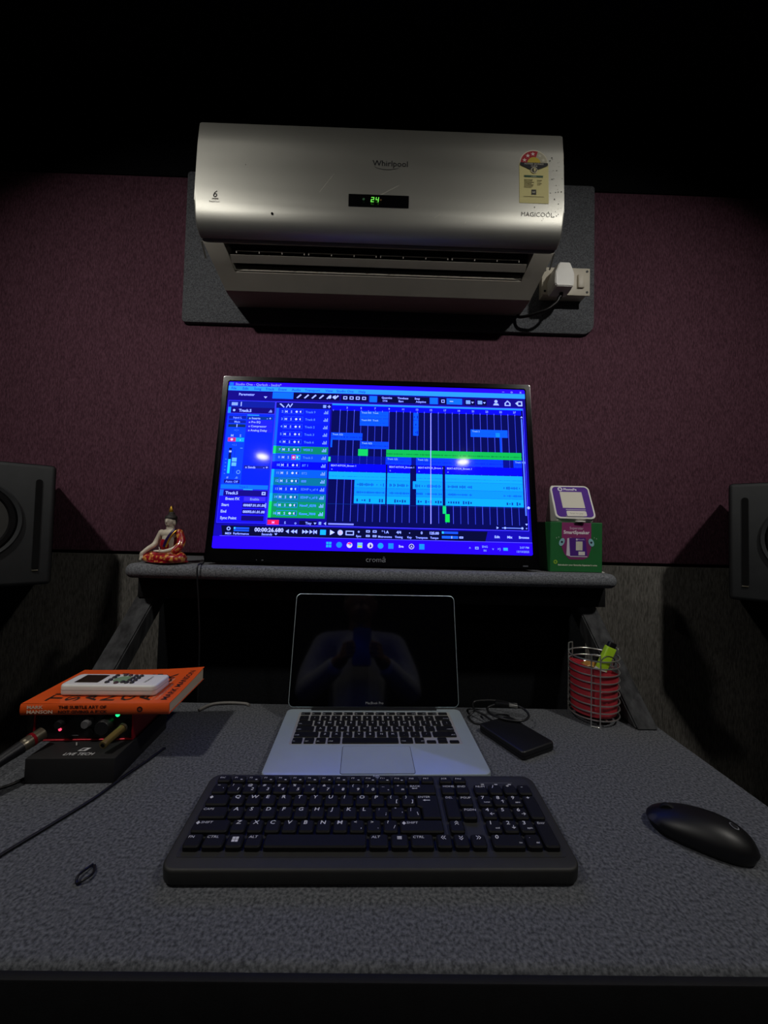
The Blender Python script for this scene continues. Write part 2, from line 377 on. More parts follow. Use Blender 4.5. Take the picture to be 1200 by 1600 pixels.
# energy label sticker
ex0, ex1, ez0, ez1 = 0.329, 0.402, 1.926, 2.068
P = Print(on_front); cxs = (ex0+ex1)/2; rr = (ex1-ex0)/2
arc = [(cxs+rr*math.cos(R(a)), ez1-rr+rr*math.sin(R(a))) for a in range(0, 181, 12)]
def rows_fill(pts_top, zlo, c, l):   # sticker body split in strips so that it follows the curved panel
    zs = [zlo+(ez1-rr-zlo)*i/6 for i in range(7)]
    for za, zb in zip(zs, zs[1:]): P.rect(ex0, za, ex1, zb, c, l)
rows_fill(arc, ez0, '#d9cf8e', 0)
P.poly(arc, '#dcd6c2', 0)
zc = ez1-rr
P.poly([(cxs, zc)]+[(cxs+rr*.92*math.cos(R(a)), zc+rr*.92*math.sin(R(a))) for a in range(72, 181, 12)], '#b01c2c', 1)
P.poly([(cxs, zc)]+[(cxs+rr*.92*math.cos(R(a)), zc+rr*.92*math.sin(R(a))) for a in range(0, 73, 12)], '#b9b49c', 1)
P.disc(cxs, zc, rr*.46, '#c9b03c', 2, 20)
for a in (162, 128, 96):
    sx, sz = cxs+rr*.68*math.cos(R(a)), zc+rr*.68*math.sin(R(a))
    P.poly([(sx+(0.0058 if i % 2 == 0 else 0.0024)*math.cos(R(90+36*i)), sz+(0.0058 if i % 2 == 0 else 0.0024)*math.sin(R(90+36*i))) for i in range(10)], '#f0d9d6', 3)
for a in (54, 20):
    sx, sz = cxs+rr*.68*math.cos(R(a)), zc+rr*.68*math.sin(R(a))
    P.poly([(sx+(0.0058 if i % 2 == 0 else 0.0024)*math.cos(R(90+36*i)), sz+(0.0058 if i % 2 == 0 else 0.0024)*math.sin(R(90+36*i))) for i in range(10)], '#d5d0bd', 3)
P.poly([(ex0+.002, zc+.001), (ex1-.002, zc+.001), (ex1-.002, zc-.006), (cxs+.01, zc-.017), (cxs-.01, zc-.017), (ex0+.002, zc-.006)], '#17161f', 4)
P.text('POWER SAVINGS', cxs, zc-.0048, 0.0062, '#d8d4c4', 5, 'C'); P.text('GUIDE', cxs, zc-.0105, 0.0056, '#d8d4c4', 5, 'C')
P.disc(cxs, zc-.0195, 0.0082, '#e3dcc0', 5); P.disc(cxs, zc-.0195, 0.0066, '#4d4a3a', 6); P.poly([(cxs-.001, zc-.0145), (cxs+.004, zc-.0165), (cxs+.003, zc-.023), (cxs, zc-.0245)], '#d9cf9a', 7)
P.rect(ex0+.012, zc-.0375, ex1-.014, zc-.0325, '#2f5540', 2); P.text('LABEL', cxs, zc-.0375, 0.005, '#cfd8c0', 3, 'C')
for i in range(7): P.rect(ex0+.012, zc-.045-i*.0034, ex0+.012+random.uniform(.018, .028), zc-.0432-i*.0034, '#9b9260', 2)
for i in range(4): P.rect(ex0+.044, zc-.046-i*.004, ex0+.044+random.uniform(.008, .016), zc-.0443-i*.004, '#a39a68', 2)
P.rect(cxs-.0065, zc-.0835, cxs+.005, zc-.0705, '#23231f', 2); P.text('BEE', cxs-.001, zc-.079, 0.005, '#e6e2cc', 3, 'C'); P.rect(ex0+.01, zc-.0895, ex1-.012, zc-.0882, '#a89f6e', 2)
link('energy_label', P.mesh(), M['print'], ac)
P = Print(on_front)
for i in range(34):
    x = random.gauss(0.420, 0.011); z = random.uniform(1.885, 2.07)
    if 0.405 < x < 0.437: P.disc(x, z, random.uniform(.0005, .0017), '#33312c', 0, 7)
for x, z, r in ((0.367, 1.916, .0014), (-0.348, 2.0, .0012), (0.386, 1.884, .001), (0.389, 1.888, .0008)): P.disc(x, z, r, '#2b2a26', 0, 8)
link('specks', P.mesh(), M['print'], ac, kind='stuff')
P = Print(on_front)
for x0, z0, x1, z1 in ((0.195, 1.872, 0.228, 1.918), (0.12, 1.882, 0.135, 1.892), (-0.165, 1.935, -0.13, 1.985), (-0.02, 1.93, 0.03, 1.96)):
    P.poly([(x0, z0), (x1, z1), (x1+.0006, z1-.0006), (x0+.0009, z0-.0009)], '#d6d4c8', 0)
link('scratches', P.mesh(), M['print'], ac, kind='stuff')
link('screw_hole', lathe([(0.0028, -0.002), (0.0028, 0.0015), (0.0012, 0.0018)], 12, 'Y'), M['dark'], ac, (-0.279-AX, front_y(1.878)-1.166, 1.8785-1.79))
for sx in (-1, 1):
    link('edge_strip', extrude_x([(p[0]-1.166, p[1]-1.79) for p in ((0.992, 1.832), (1.020, 1.806), (1.022, 1.808), (0.994, 1.835))], sx*(AW-.003)-0.003, sx*(AW-.003)+0.0005, 0), M['silver'], ac)

# ------------------------------------------------------------------ switchboard, plug, cord
sb = thing('switch_socket_box', 'cream surface-mounted switch and socket box beside the air conditioner', 'power socket', (0.5295, 1.168, 1.8475))
M['cream'] = mat('cream_plastic', '#ded6c4', 0.45, var=0.06, vscale=25)
link('back_box', boxes([(-0.062, 0.066, -0.034, 0, -0.037, 0.037)], 0.002), M['cream'], sb)
link('front_plate', boxes([(-0.069, 0.073, -0.0395, -0.034, -0.041, 0.041)], 0.0018), M['cream'], sb)
link('rocker_switch', boxes([(0.035, 0.055, -0.0455, -0.0385, -0.020, 0.020)], 0.003), M['cream'], sb)
for x, z in ((0.064, 0.031), (0.064, -0.031), (-0.06, 0.031), (-0.06, -0.031)):
    link('screw', lathe([(0.0035, 0), (0.0035, 0.0014), (0.0022, 0.0018)], 12, 'Y'), M['black'], sb, (x, -0.0390, z))
pl = thing('power_plug', 'white three-pin power plug pushed into the wall socket', 'plug', (0.5045, 1.1278, 1.836))
def plug_mesh():
    o1 = [(-0.024, -0.036), (-0.028, -0.028), (-0.0285, 0.004), (-0.016, 0.036), (0.016, 0.036), (0.0285, 0.004), (0.028, -0.028), (0.024, -0.036)]
    bm = bmesh.new(); rings = []
    for s, y in ((1.0, 0), (1.02, -0.018), (1.0, -0.034), (0.94, -0.050)):
        rings.append([bm.verts.new((x*s, y, z*s)) for x, z in o1])
    for a, b in zip(rings, rings[1:]):
        for i in range(8): bm.faces.new((a[i], a[(i+1) % 8], b[(i+1) % 8], b[i]))
    bm.faces.new(rings[0]); bm.faces.new(rings[-1])
    bmesh.ops.bevel(bm, geom=list(rings[-1][i].link_edges[0] for i in range(8))+[e for e in bm.edges if e.verts[0] in rings[-1] and e.verts[1] in rings[-1]], offset=0.002, segments=2, affect='EDGES')
    return from_bm(bm, 25)
link('plug_body', plug_mesh(), M['white'], pl)
link('strain_relief', tube([(0.004, -0.018, -0.030), (0.003, -0.02, -0.042), (-0.001, -0.02, -0.05)], 0.0055, 10), M['black'], pl)
link('cord', tube([(x-0.5045, y-1.1278, z-1.836) for x, y, z in ((0.503, 1.1078, 1.789), (0.495, 1.108, 1.772), (0.470, 1.112, 1.753), (0.442, 1.122, 1.746), (0.420, 1.135, 1.744), (0.405, 1.15, 1.749), (0.400, 1.158, 1.757))], 0.0045, 8), M['black'], pl)

# ------------------------------------------------------------------ television
TW, TH = 0.737, 0.4436; tilt = math.atan2(0.07, 0.438)
tv = thing('television', 'black flat television showing a blue music editing session', 'television', (-0.0095, 0.872, SZ+0.0052), (-tilt, 0, 0))
SW, SH = 0.7095, 0.399; bx = (TW-SW)/2; bt = 0.0135; bb = TH-SH-bt
link('rear_housing', boxes([(-TW/2+.004, TW/2-.004, 0.0125, 0.028, 0.004, TH-.004), (-0.24, 0.24, 0.028, 0.055, 0.04, 0.30)], 0.003), M['black'], tv)
def bezel():
    bm = bmesh.new(); d0, d1 = 0.0, 0.013
    o = [(-TW/2, 0), (TW/2, 0), (TW/2, TH), (-TW/2, TH)]; i = [(-SW/2, bb), (SW/2, bb), (SW/2, bb+SH), (-SW/2, bb+SH)]
    fo = [bm.verts.new((x, d0, z)) for x, z in o]; fi = [bm.verts.new((x, d0, z)) for x, z in i]
    bo = [bm.verts.new((x, d1, z)) for x, z in o]; bi = [bm.verts.new((x, d1, z)) for x, z in i]
    for k in range(4):
        j = (k+1) % 4
        bm.faces.new((fo[k], fo[j], fi[j], fi[k])); bm.faces.new((bo[k], bi[k], bi[j], bo[j])); bm.faces.new((fo[k], bo[k], bo[j], fo[j])); bm.faces.new((fi[k], fi[j], bi[j], bi[k]))
    bmesh.ops.bevel(bm, geom=[e for e in bm.edges], offset=0.0018, segments=2, affect='EDGES')
    return from_bm(bm)
link('bezel', bezel(), M['gloss_black'], tv)
for x in (-0.25, 0.25): link('stand_foot', boxes([(x-.015, x+.015, 0.030, 0.15, -0.0050, -0.0005), (x-.012, x+.012, 0.032, 0.044, -0.001, 0.06)]), M['black'], tv, (0, 0, 0), (tilt, 0, 0))
P = Print(lambda x, z, l: (x, -0.0006, z)); P.text('cromā', 0.006, 0.0085, 0.0165, '#8f929c', align='C', bold=-0.005); link('maker_lettering', P.mesh(), M['print'], tv)
P = Print(lambda x, z, l: (x, -0.0006, z))
for x, wd in ((-0.243, .004), (-0.255, .002), (0.33, .012)): P.rect(x, 0.006, x+wd, 0.0085, '#4a4c55')
link('indicator_marks', P.mesh(), M['print'], tv)
# --- the picture on the display, 100 x 56.25 units
def scr(u, v, l): return ((u/100-.5)*SW, 0.0030-l*0.00006, bb+(1-v/56.25)*SH)
U = Print(scr)
def rc(x0, y0, x1, y1, c, l=1): U.rect(x0, y0, x1, y1, c, l)
def tx(s, x, y, size, c, l=6, align='L', bold=0.012): U.text(s, x, y+size*0.36, size, c, l, align, bold, flip=True)
def ol(x0, y0, x1, y1, c, l=5, t=.12):
    rc(x0, y0, x1, y0+t, c, l); rc(x0, y1-t, x1, y1, c, l); rc(x0, y0, x0+t, y1, c, l); rc(x1-t, y0, x1, y1, c, l)
W1, W2 = '#b9d2ff', '#8fb4ff'
rc(0, 0, 100, 56.25, '#12089a', 0)
rc(0, 0, 100, 1.5, '#2c08dc'); rc(.3, .3, 1.6, 1.4, '#1878ff', 2); tx('Studio One - Qarlash - bedra*', 2.2, .85, 1.25, '#93a8ff')
for x, s in ((92.3, '–'), (95.2, 'o'), (98.2, 'x')): tx(s, x, .8, 1.4, '#9aa8ff')
rc(0, 1.5, 100, 3.2, '#2ea4ff')
x = 1.0
for s in ('File', 'Edit', 'Song', 'Track', 'Event', 'Audio', 'Transport', 'View', 'Studio One', 'Help'):
    tx(s, x, 2.35, 1.25, '#0b2f9c'); x += len(s)*0.62+1.3
rc(0, 3.2, 100, 6.5, '#150a80'); tx('Parameter', 3.7, 4.5, 1.25, W1); U.poly([(12, 5.1), (13.2, 5.1), (12.6, 5.8)], W1, 6)
rc(14.9, 3.4, 21.8, 5.7, '#0f74ff', 2); rc(21.9, 3.5, 37.3, 5.8, '#07083a', 2); rc(37.9, 3.6, 46.9, 5.9, '#07083a', 2)
for i in range(6): U.poly([(22.9+i*2.5, 5.2), (23.3+i*2.5, 5.4), (24.6+i*2.5, 4.2), (24.2+i*2.5, 3.9)], W1, 6)
U.disc(34.0, 4.7, .55, W1, 6); U.poly([(35, 4.4), (36, 3.9), (36, 5.4), (35, 4.9)], W1, 6)
for i in range(4): ol(38.6+i*2.1, 4.2, 39.9+i*2.1, 5.3, W1, 6, .25)
rc(47.4, 3.8, 49.9, 6.0, '#0f74ff', 2); rc(50.1, 3.8, 67.5, 6.0, '#07083a', 2)
for x, a, b in ((51.5, 'Quantize', '1/16'), (56.8, 'Timebase', 'Bars'), (62.6, 'Snap', 'Adaptive')): tx(a, x, 4.3, .95, W1); tx(b, x+.4, 5.4, .95, W1)
rc(67.7, 3.8, 70.4, 6.1, '#0f74ff', 2); rc(70.9, 3.9, 73.4, 6.0, '#07083a', 2); rc(73.4, 3.9, 78.6, 6.0, '#0f74ff', 2); ol(71.6, 4.4, 72.7, 5.5, W1, 6, .2); rc(74.4, 4.8, 75.6, 5.1, W1, 6)
for x in (79.5, 83.5): rc(x, 4.0, x+3.4, 6.1, '#07083a', 2); rc(x+.4, 4.4, x+1.9, 5.7, '#7fb0f0', 6); U.poly([(x+2.2, 4.9), (x+3.1, 4.9), (x+2.65, 5.5)], W1, 6)
U.disc(90.1, 4.5, .55, W1, 6); U.poly([(89.1, 5.9), (89.5, 5.2), (90.7, 5.2), (91.1, 5.9)], W1, 6)
U.poly([(93.0, 5.0), (94.0, 4.0), (95.0, 5.0), (95.0, 6.0), (93.0, 6.0)], W1, 6); U.poly([(93.4, 5.1), (94.0, 4.5), (94.6, 5.1), (94.6, 5.7), (93.4, 5.7)], '#150a80', 7)
U.poly([(96.6, 5.0), (97.6, 4.2), (99, 4.2), (99, 6), (97.6, 6)], W1, 6); U.poly([(97.6, 4.6), (98.6, 4.6), (98.6, 5.6), (97.6, 5.6)], '#150a80', 7)
# inspector
rc(.5, 6.8, 16.1, 37.2, '#0a2fe8', 1); rc(.5, 6.8, 16.1, 9.2, '#10219a', 2); rc(.5, 9.2, 16.1, 11.4, '#160a72', 2); rc(.5, 9.2, 1.5, 11.4, '#1b9cff', 3); ol(.5, 6.8, 16.1, 11.4, '#4a4ee0')
rc(1.6, 7.5, 3.6, 8.6, W2, 6); rc(4.6, 7.3, 4.9, 8.8, W1, 6); tx('Track.5', 4.2, 10.3, 1.35, W1, bold=.03); U.disc(2.6, 10.3, .4, W1, 6); tx('.ılı', 14, 10.3, 1.4, W1)
rc(.8, 12.1, 7.0, 36.9, '#0b44ff', 2); rc(7.1, 12.1, 15.8, 36.9, '#0828f4', 2); rc(7.1, 11.7, 11.0, 12.1, '#2aa0e0', 3)
for y, s in ((12.2, 'Input L'), (13.7, 'Main')): rc(1.1, y, 6.9, y+1.2, '#1024a0', 3); tx(s, 4, y+.65, 1.0, W2, align='C')
rc(1.1, 15.2, 6.9, 16.3, '#12305c', 3); rc(3.9, 15.2, 4.15, 16.3, W1, 6); tx('<C>', 4, 17.3, .9, '#3f7fff', align='C')
tx('M', 2.8, 19.2, 1.2, '#9ac0ff', align='C'); tx('S', 5.5, 19.2, 1.2, '#9ac0ff', align='C')
rc(1.5, 19.9, 4.1, 21.3, '#d23b7a', 3); U.disc(2.8, 20.6, .4, '#ffd8e8', 6); rc(4.1, 19.9, 6.8, 21.3, '#12b4e8', 3); tx('ı', 5.5, 20.6, 1, '#d8ffff')
tx('+3.2', 3.8, 22.4, .9, '#3f7fff', align='C'); rc(5.8, 23.4, 6.6, 23.6, '#5fb0ff', 6)
rc(2.2, 23.4, 3.2, 32.2, '#0a2a90', 3); rc(2.3, 27.3, 3.1, 32.1, '#22e0b0', 4)
for i in range(6): rc(2.2, 23.5+i*.65, 3.2, 23.9+i*.65, '#04104a', 5)
rc(2.3, 24.4, 3.1, 25, W1, 6); rc(4.0, 24, 4.3, 32.2, '#0a34c0', 3); rc(3.5, 26.8, 5.0, 29.6, '#69c8f8', 4); rc(3.5, 28.1, 5.0, 28.4, '#0d3f9a', 5)
for i in range(5): rc(1.3, 27.3+i*1.2, 1.8, 27.45+i*1.2, '#5f9aff', 5)
U.disc(5.9, 31.6, .65, '#6fb0ff', 5); U.disc(5.9, 31.6, .45, '#0b44ff', 6); tx('#', 2.3, 33.4, 1, W2); tx('.ılı', 5, 33.4, 1.1, '#6fb0ff')
rc(1.6, 34.1, 6.7, 35.4, '#141a86', 3); tx('Auto: Off', 4.1, 34.8, 1.0, W2, align='C'); rc(.8, 35.8, 15.8, 37.2, '#1279ff', 4); tx('Track 5', 8.0, 36.5, .9, '#0b3fd0', align='C')
rc(7.1, 12.3, 15.6, 13.5, '#0a3a90', 3); tx('o Inserts', 7.8, 12.95, 1.05, W1); tx('- +', 13.6, 12.9, 1.3, W1)
for i, s in enumerate(('Pro EQ', 'Compressor', 'Analog Delay')): rc(7.1, 13.6+i*1.45, 15.7, 14.95+i*1.45, '#2326c0', 3); tx('o '+s, 7.8, 14.3+i*1.45, 1.0, W1)
rc(7.5, 29.2, 15.7, 30.4, '#15259a', 3); tx('o Sends', 8.0, 29.85, 1.05, W1); tx('- +', 13.8, 29.8, 1.3, W1)
rc(.6, 37.4, 16.0, 48.2, '#1d14b0', 1); ol(.6, 37.4, 16, 48.2, '#3a3ae0'); rc(.6, 37.5, 16, 39.5, '#180a80', 2); rc(.6, 37.5, 1.8, 39.5, '#1b6cff', 3); tx('Track.5', 2.5, 38.5, 1.3, W1, bold=.03); ol(14, 38, 15.2, 39, W1, 6, .3); rc(8, 37.2, 11, 37.5, '#30c0d0', 5)
tx('Event FX', 2.7, 40.4, 1.2, W1, bold=.03); rc(8.5, 39.7, 15.3, 41, '#4232e0', 3); tx('Enable', 11.9, 40.4, 1.1, W2, align='C')
for y, a, b in ((42.4, 'Start', '00087.01.01.00'), (44.5, 'End', '00093.01.01.00'), (46.6, 'Sync Point', '')):
    tx(a, 1.6, y, 1.2, W1, bold=.03); rc(8.2, y-.8, 15.2, y+.8, '#140a70', 3)
    if b: tx(b, 8.5, y, 1.12, W1, bold=.03)
rc(15.4, 41.6, 15.7, 43.2, W2, 6)
# track list
rc(16.3, 6.9, 34.7, 48.4, '#140a90', 1); ol(16.2, 6.8, 99.2, 48.6, '#5a50ff', 5, .15); rc(16.5, 7.1, 34.5, 9.1, '#0c1470', 2)
U.poly([(17.4, 7.6), (17.9, 7.4), (19.2, 8.7), (18.9, 8.9)], W1, 6); U.poly([(19.6, 8.8), (20.4, 7.4), (21.0, 8.4), (21.6, 7.3), (21.9, 7.5), (21, 8.9), (20.4, 7.9), (19.9, 8.9)], W1, 6); rc(32, 7.6, 33, 8.6, W2, 6); rc(33.5, 8.0, 34.5, 8.25, W1, 6); rc(33.88, 7.6, 34.12, 8.65, W1, 6)
TR = [('2', 'Track 9', '#0a22ea', '#1668ff'), ('3', 'Track 8', '#0a22ea', '#1668ff'), ('4', 'Track 2', '#081ede', '#1668ff'), ('5', 'Track 3', '#081ede', '#1668ff'), ('6', 'Track 6', '#081ce0', '#1668ff'),
      ('7', 'VOX 2', '#0a8f6a', '#15e878'), ('8', 'Track 5', '#0f4cf4', '#1668ff'), ('10', 'BT 1', '#0408b8', '#0408b8'), ('11', 'BT2', '#0764c0', '#13b8f8'), ('12', '808', '#087c98', '#13b8f8'),
      ('13', 'SDHP v_of 4', '#0736d4', '#13a8f8'), ('14', 'SDHP v_of 8', '#09849a', '#13c8f0'), ('15', 'NewP_0278', '#0a9a64', '#16f060'), ('16', 'Know_7010', '#0aa850', '#16f060')]
RH = 2.65
for i, (n, nm, c, c2) in enumerate(TR):
    y = 9.1+i*RH; rc(16.5, y, 34.4, y+RH-.06, c, 2); rc(16.5, y, 17.4, y+RH, c2, 3); cy = y+1.15
    tx(n, 18.6, cy, 1.1, '#7fb4ff', align='C'); ol(19.1, cy-.9, 25.5, cy+.75, '#2a62d8', 4, .1)
    tx('M', 19.9, cy, 1.15, W1, align='C'); tx('S', 21.6, cy, 1.15, W1, align='C')
    if i == 6: rc(22.6, cy-.8, 24.0, cy+.8, '#d23b7a', 4); rc(24.0, cy-.8, 25.5, cy+.8, '#12b4e8', 4)
    U.disc(23.3, cy, .38, '#d6e6ff', 6); U.disc(24.8, cy, .42, '#0a1a90', 6); U.poly([(24.8, cy-.4), (24.8, cy+.4), (24.4, cy+.25), (24.35, cy-.25)], '#d6e6ff', 7)
    tx(nm, 26.3, cy, 1.05, '#5f9cff' if c[3] in '12' or c[1] == '0' else W2)
    for q in range(4): rc(32.4+q*.38, cy+.6-[.5, 1.1, .8, 1.2][q], 32.6+q*.38, cy+.6, '#9cc8ff', 6)
rc(16.5, 46.9, 20.1, 48.4, '#ff1f58', 3); tx('M', 18.3, 47.7, 1.1, '#ffb0c8', align='C'); tx('S', 21.8, 47.7, 1.1, W1); tx('o', 25.0, 47.7, 1.2, W1); rc(26.5, 47.0, 32, 48.3, '#0a0840', 3); tx('Tiny', 28.4, 47.7, 1.1, W1); U.poly([(31.0, 47.5), (31.9, 47.5), (31.45, 48.1)], W1, 6); rc(32.6, 47.2, 33.4, 48.1, W2, 6); U.poly([(34.9, 47.2), (34.9, 48.2), (34.2, 47.7)], W1, 6); rc(35.6, 47.5, 43.6, 48.0, '#8f9ae8', 4)
# arrangement
rc(35.0, 6.9, 99.0, 48.3, '#060a52', 1); rc(35.0, 6.9, 99, 7.5, '#1f9cf0', 3); rc(35.0, 7.5, 98.4, 9.3, '#0b0cd0', 3)
for k in range(13): tx(str(3+2*k), 40.0+k*4.685, 8.3, .95, '#a8c8ff', align='C')
for k in range(26): rc(37.7+k*2.34, 9.4, 37.84+k*2.34, 46.8, '#3f4fae' if k % 2 else '#5563bd', 2)
for k in range(27): rc(35.4+k*2.34, 9.0, 35.5+k*2.34, 9.6, '#8fa0ff', 4)
rc(67.9, 9.4, 68.1, 47.0, '#c8c8f0', 8)
def wave(x0, x1, yc, amp, c, l, step=.35, dens=.85):
    x = x0+.2
    while x < x1-.2:
        if random.random() < dens:
            a = amp*random.uniform(.25, 1); rc(x, yc-a, x+step*.6, yc+a, c, l)
        x += step
def clip(x0, y0, x1, y1, c, wc=None, amp=.3, dens=.85, name=None, hdr=None, step=.35):
    rc(x0, y0, x1, y1, c, 3)
    if hdr: rc(x0, y0, x1, y0+.5, hdr, 4)
    if wc: wave(x0, x1, (y0+y1)/2+.25, amp, wc, 5, step, dens)
    if name: tx(name, x0+.5, y0+.6, .8, '#9fd0ff')
for k in range(2): clip(44.4, 9.3+k*2.65, 53.9, 11.85+k*2.65, '#0a5cec', '#0a3ca0', .15, .9, 'Track 003  Track')
clip(62.2, 9.4, 63.9, 12.0, '#0a5cec', '#06206a', .6, .5, step=.5); clip(62.2, 12.1, 63.9, 14.7, '#0a5cec', '#06206a', .6, .5, step=.5); clip(62.2, 14.8, 63.9, 17.5, '#0a5cec', '#06206a', .6, .5, step=.5)
clip(81.3, 14.8, 93.6, 17.4, '#0a62f0', '#0a48c0', .12, .7, 'Track 2'); rc(90.9, 17.4, 91.5, 22.5, '#0a50d8', 3); rc(89.6, 15.8, 91, 17.3, '#1292ff', 5)
clip(35.1, 17.2, 45.4, 19.7, '#0a50dc', '#04186a', .25, .95, 'Track 3(2)'); rc(35.1, 19.7, 35.6, 22.3, '#0a68e8', 3)
clip(44.8, 20.0, 54.1, 22.5, '#0a50dc', '#04186a', .25, .95, 'Track 3(3)')
clip(44.2, 22.7, 47.4, 25.0, '#14e060'); clip(53.4, 22.6, 97.9, 25.1, '#10c850', '#0a7a3c', .28, .95)
rc(34.6, 25.6, 35.3, 27.2, '#30f090', 6); rc(35.1, 25.1, 97.9, 27.7, '#071086', 2)
for a, b in ((53.3, 61.6), (63.2, 91.7), (95.2, 97.9)): clip(a, 25.2, b, 27.7, '#0a3ef0', '#06188a', .2, .9, 'Track 1(2)')
for a, b in ((35.0, 53.4), (53.9, 61.3), (63.3, 71.8), (72.7, 97.9)):
    rc(a, 27.8, b, 30.4, '#0407c8', 3); tx('BEAT-KITOX_Brown 1', a+.6, 28.5, .85, W1); tx('o', a+.7, 29.7, .8, '#8fb0ff')
    if a == 35.0: clip(35.0, 30.6, 53.4, 33.1, '#12b4ff', '#0a6ac0', .1, .95, step=.5)
    else: clip(a, 30.6, b, 33.1, '#12b0ff', '#0a6ac0', .1, .95, step=.5)
    a2 = 43.4 if a == 35 else (62.2 if a == 63.3 else a)
    for k in range(3):
        y0 = 33.15+k*2.6; rc(a2 if k == 0 else max(a2, a if a != 35 else 43.4), y0, b, y0+2.55, ['#0fa8f8', '#0d9cf2', '#0cb4f0'][k], 3)
        for s, e in (((a2, b),) if b < 90 else ((a2, 81.5), (90.8, 97.7))):
            wave(s+.6, e-.2, y0+1.5, [.55, .4, .6][k], '#0b4a86', 5, [.42, .36, .8][k], [.78, .9, .7][k])
clip(71.8, 41.0, 72.9, 43.6, '#14e878'); clip(72.6, 43.7, 74.0, 46.3, '#10f050'); rc(35.1, 41.2, 98, 41.3, '#0a3a9a', 3)
rc(98.3, 10.6, 98.7, 43.6, '#5f8cff', 6); U.poly([(98.1, 10.2), (98.9, 10.2), (98.5, 9.6)], W1, 6); U.disc(99.4, 41.0, .45, W1, 6); U.poly([(98.1, 46.2), (98.9, 46.2), (98.5, 46.8)], W1, 6)
rc(90.6, 47.6, 97.2, 47.8, W2, 6); U.disc(91.6, 47.7, .35, W1, 6); U.disc(97.1, 47.7, .35, W1, 6); U.poly([(88.9, 47.3), (88.9, 48.1), (89.6, 47.7)], W1, 6); tx('+', 98.2, 47.7, 1, W1)
# transport bar
rc(0, 48.8, 100, 52.4, '#150aa8', 1); U.poly([(2.2, 49.0), (86, 49.0), (85.2, 52.2), (2.8, 52.2)], '#060a34', 2); rc(2, 52.2, 100, 52.35, '#6a5cff', 4)
U.disc(4.6, 50.0, .6, W1, 6); U.disc(4.6, 50.0, .35, '#060a34', 7); tx('MIDI', 4.6, 51.5, .95, W1, align='C'); rc(6.2, 49.5, 11, 50.1, '#1c5cb8', 4); rc(6.2, 49.5, 6.7, 50.1, '#40d8f0', 5); rc(6.2, 50.3, 11, 50.8, '#1c5cb8', 4); tx('Performance', 8.6, 51.5, .95, W1, align='C')
tx('00:00:26.680', 12.7, 50.1, 1.75, '#d6e6ff', bold=.02); tx('Seconds', 15.0, 51.5, 1.0, W1); U.poly([(19, 51.2), (19.9, 51.2), (19.45, 51.8)], W1, 6)
for x, d in ((23.4, -1), (25.0, -1), (26.0, -1), (27.6, 1), (28.6, 1), (29.9, 1)): U.poly([(x, 49.8), (x, 51.1), (x+d*1.0, 50.45)], W1, 6)
rc(31.1, 49.8, 31.4, 51.1, W1, 6); U.poly([(32.2, 49.8), (32.2, 51.1), (31.3, 50.45)], W1, 6)
rc(33.2, 49.7, 35.0, 51.3, '#18c0ff', 6); U.poly([(36.3, 49.6), (36.3, 51.3), (37.8, 50.45)], '#d6e6ff', 6); U.disc(39.5, 50.45, .85, '#c8dcff', 6, 18); U.disc(39.5, 50.45, .5, '#e0c0e8', 7)
ol(41.2, 49.8, 43.8, 51.2, W1, 6, .28)
for x, a, b in ((45.3, 'o', 'Sync'), (53.6, '* \\ A', 'Metronome'), (57.9, '4/4', 'Timing'), (61.3, '-', 'Key'), (65.1, '0', 'Transpose'), (69.1, '125.00', 'Tempo')): tx(a, x, 49.9, 1.15, W1, align='C', bold=.03); tx(b, x, 51.4, .9, W1, align='C')
for x in (47.6, 49.7): ol(x, 49.5, x+1.2, 50.2, W1, 6, .2); ol(x, 51.0, x+1.2, 51.6, W1, 6, .2)
rc(71.5, 49.3, 76.6, 50.0, '#1c5cd8', 4); rc(71.5, 49.3, 72.1, 50.0, '#30d8f0', 5); rc(71.5, 50.7, 76.6, 51.5, '#1c6ce8', 4); rc(74.5, 50.7, 74.7, 51.5, '#d0e0ff', 5); ol(77, 50.8, 78.2, 51.4, W1, 6, .2)
for x, s in ((89.0, 'Edit'), (93.0, 'Mix'), (97.5, 'Browse')): tx(s, x, 50.6, 1.05, W1, align='C', bold=.03)
# task bar
rc(0, 52.5, 100, 56.25, '#2a04e8', 2)
IC = [('#18b8f8', 0), ('#1890f0', 1), ('#e0e0f0', 1), ('#78d0f0', 0), ('#d8d8ff', 1), ('#18a8f0', 1), ('#1890f0', 0), ('#c0c8ff', 2), ('#d8d8ff', 3), ('#1898f8', 0)]
for i, (c, k) in enumerate(IC):
    x = 36.1+i*3.23; y = 54.3
    if k == 0: rc(x-.8, y-.85, x+.8, y+.85, c, 6)
    elif k == 1: U.disc(x, y, .9, c, 6, 18)
    elif k == 2: tx('live', x, y, 1.1, c, align='C', bold=.04)
    else: U.disc(x, y, .85, c, 6, 18); U.disc(x, y, .65, '#1a1260', 7, 18); tx('A', x, y, 1.0, c, 8, align='C')
rc(36.0, 53.4, 36.15, 55.2, '#2a04e8', 7); rc(35.2, 54.2, 37, 54.4, '#2a04e8', 7); U.disc(42.8, 54.1, .35, '#1898f8', 7); U.poly([(41.7, 54.0), (42.5, 53.4), (43.3, 53.6), (42.6, 54.2)], '#ff3f6a', 7); rc(45.1, 54.3, 46.5, 55.0, '#b8e04a', 7); U.poly([(49.0, 53.6), (49.5, 54.6), (48.8, 55.0)], '#141240', 7)
tx('^', 80, 54.4, 1.2, W2); ol(81.9, 53.9, 83.0, 54.7, W2, 6, .25); tx('ENG', 85.0, 53.8, .9, W2, align='C'); tx('IN', 85.0, 55.0, .9, W2, align='C'); tx('v', 87.3, 54.4, 1.1, W2); tx('>)', 89.0, 54.4, 1.1, W2); rc(90.8, 54.0, 92.2, 54.9, '#30b8ff', 6)
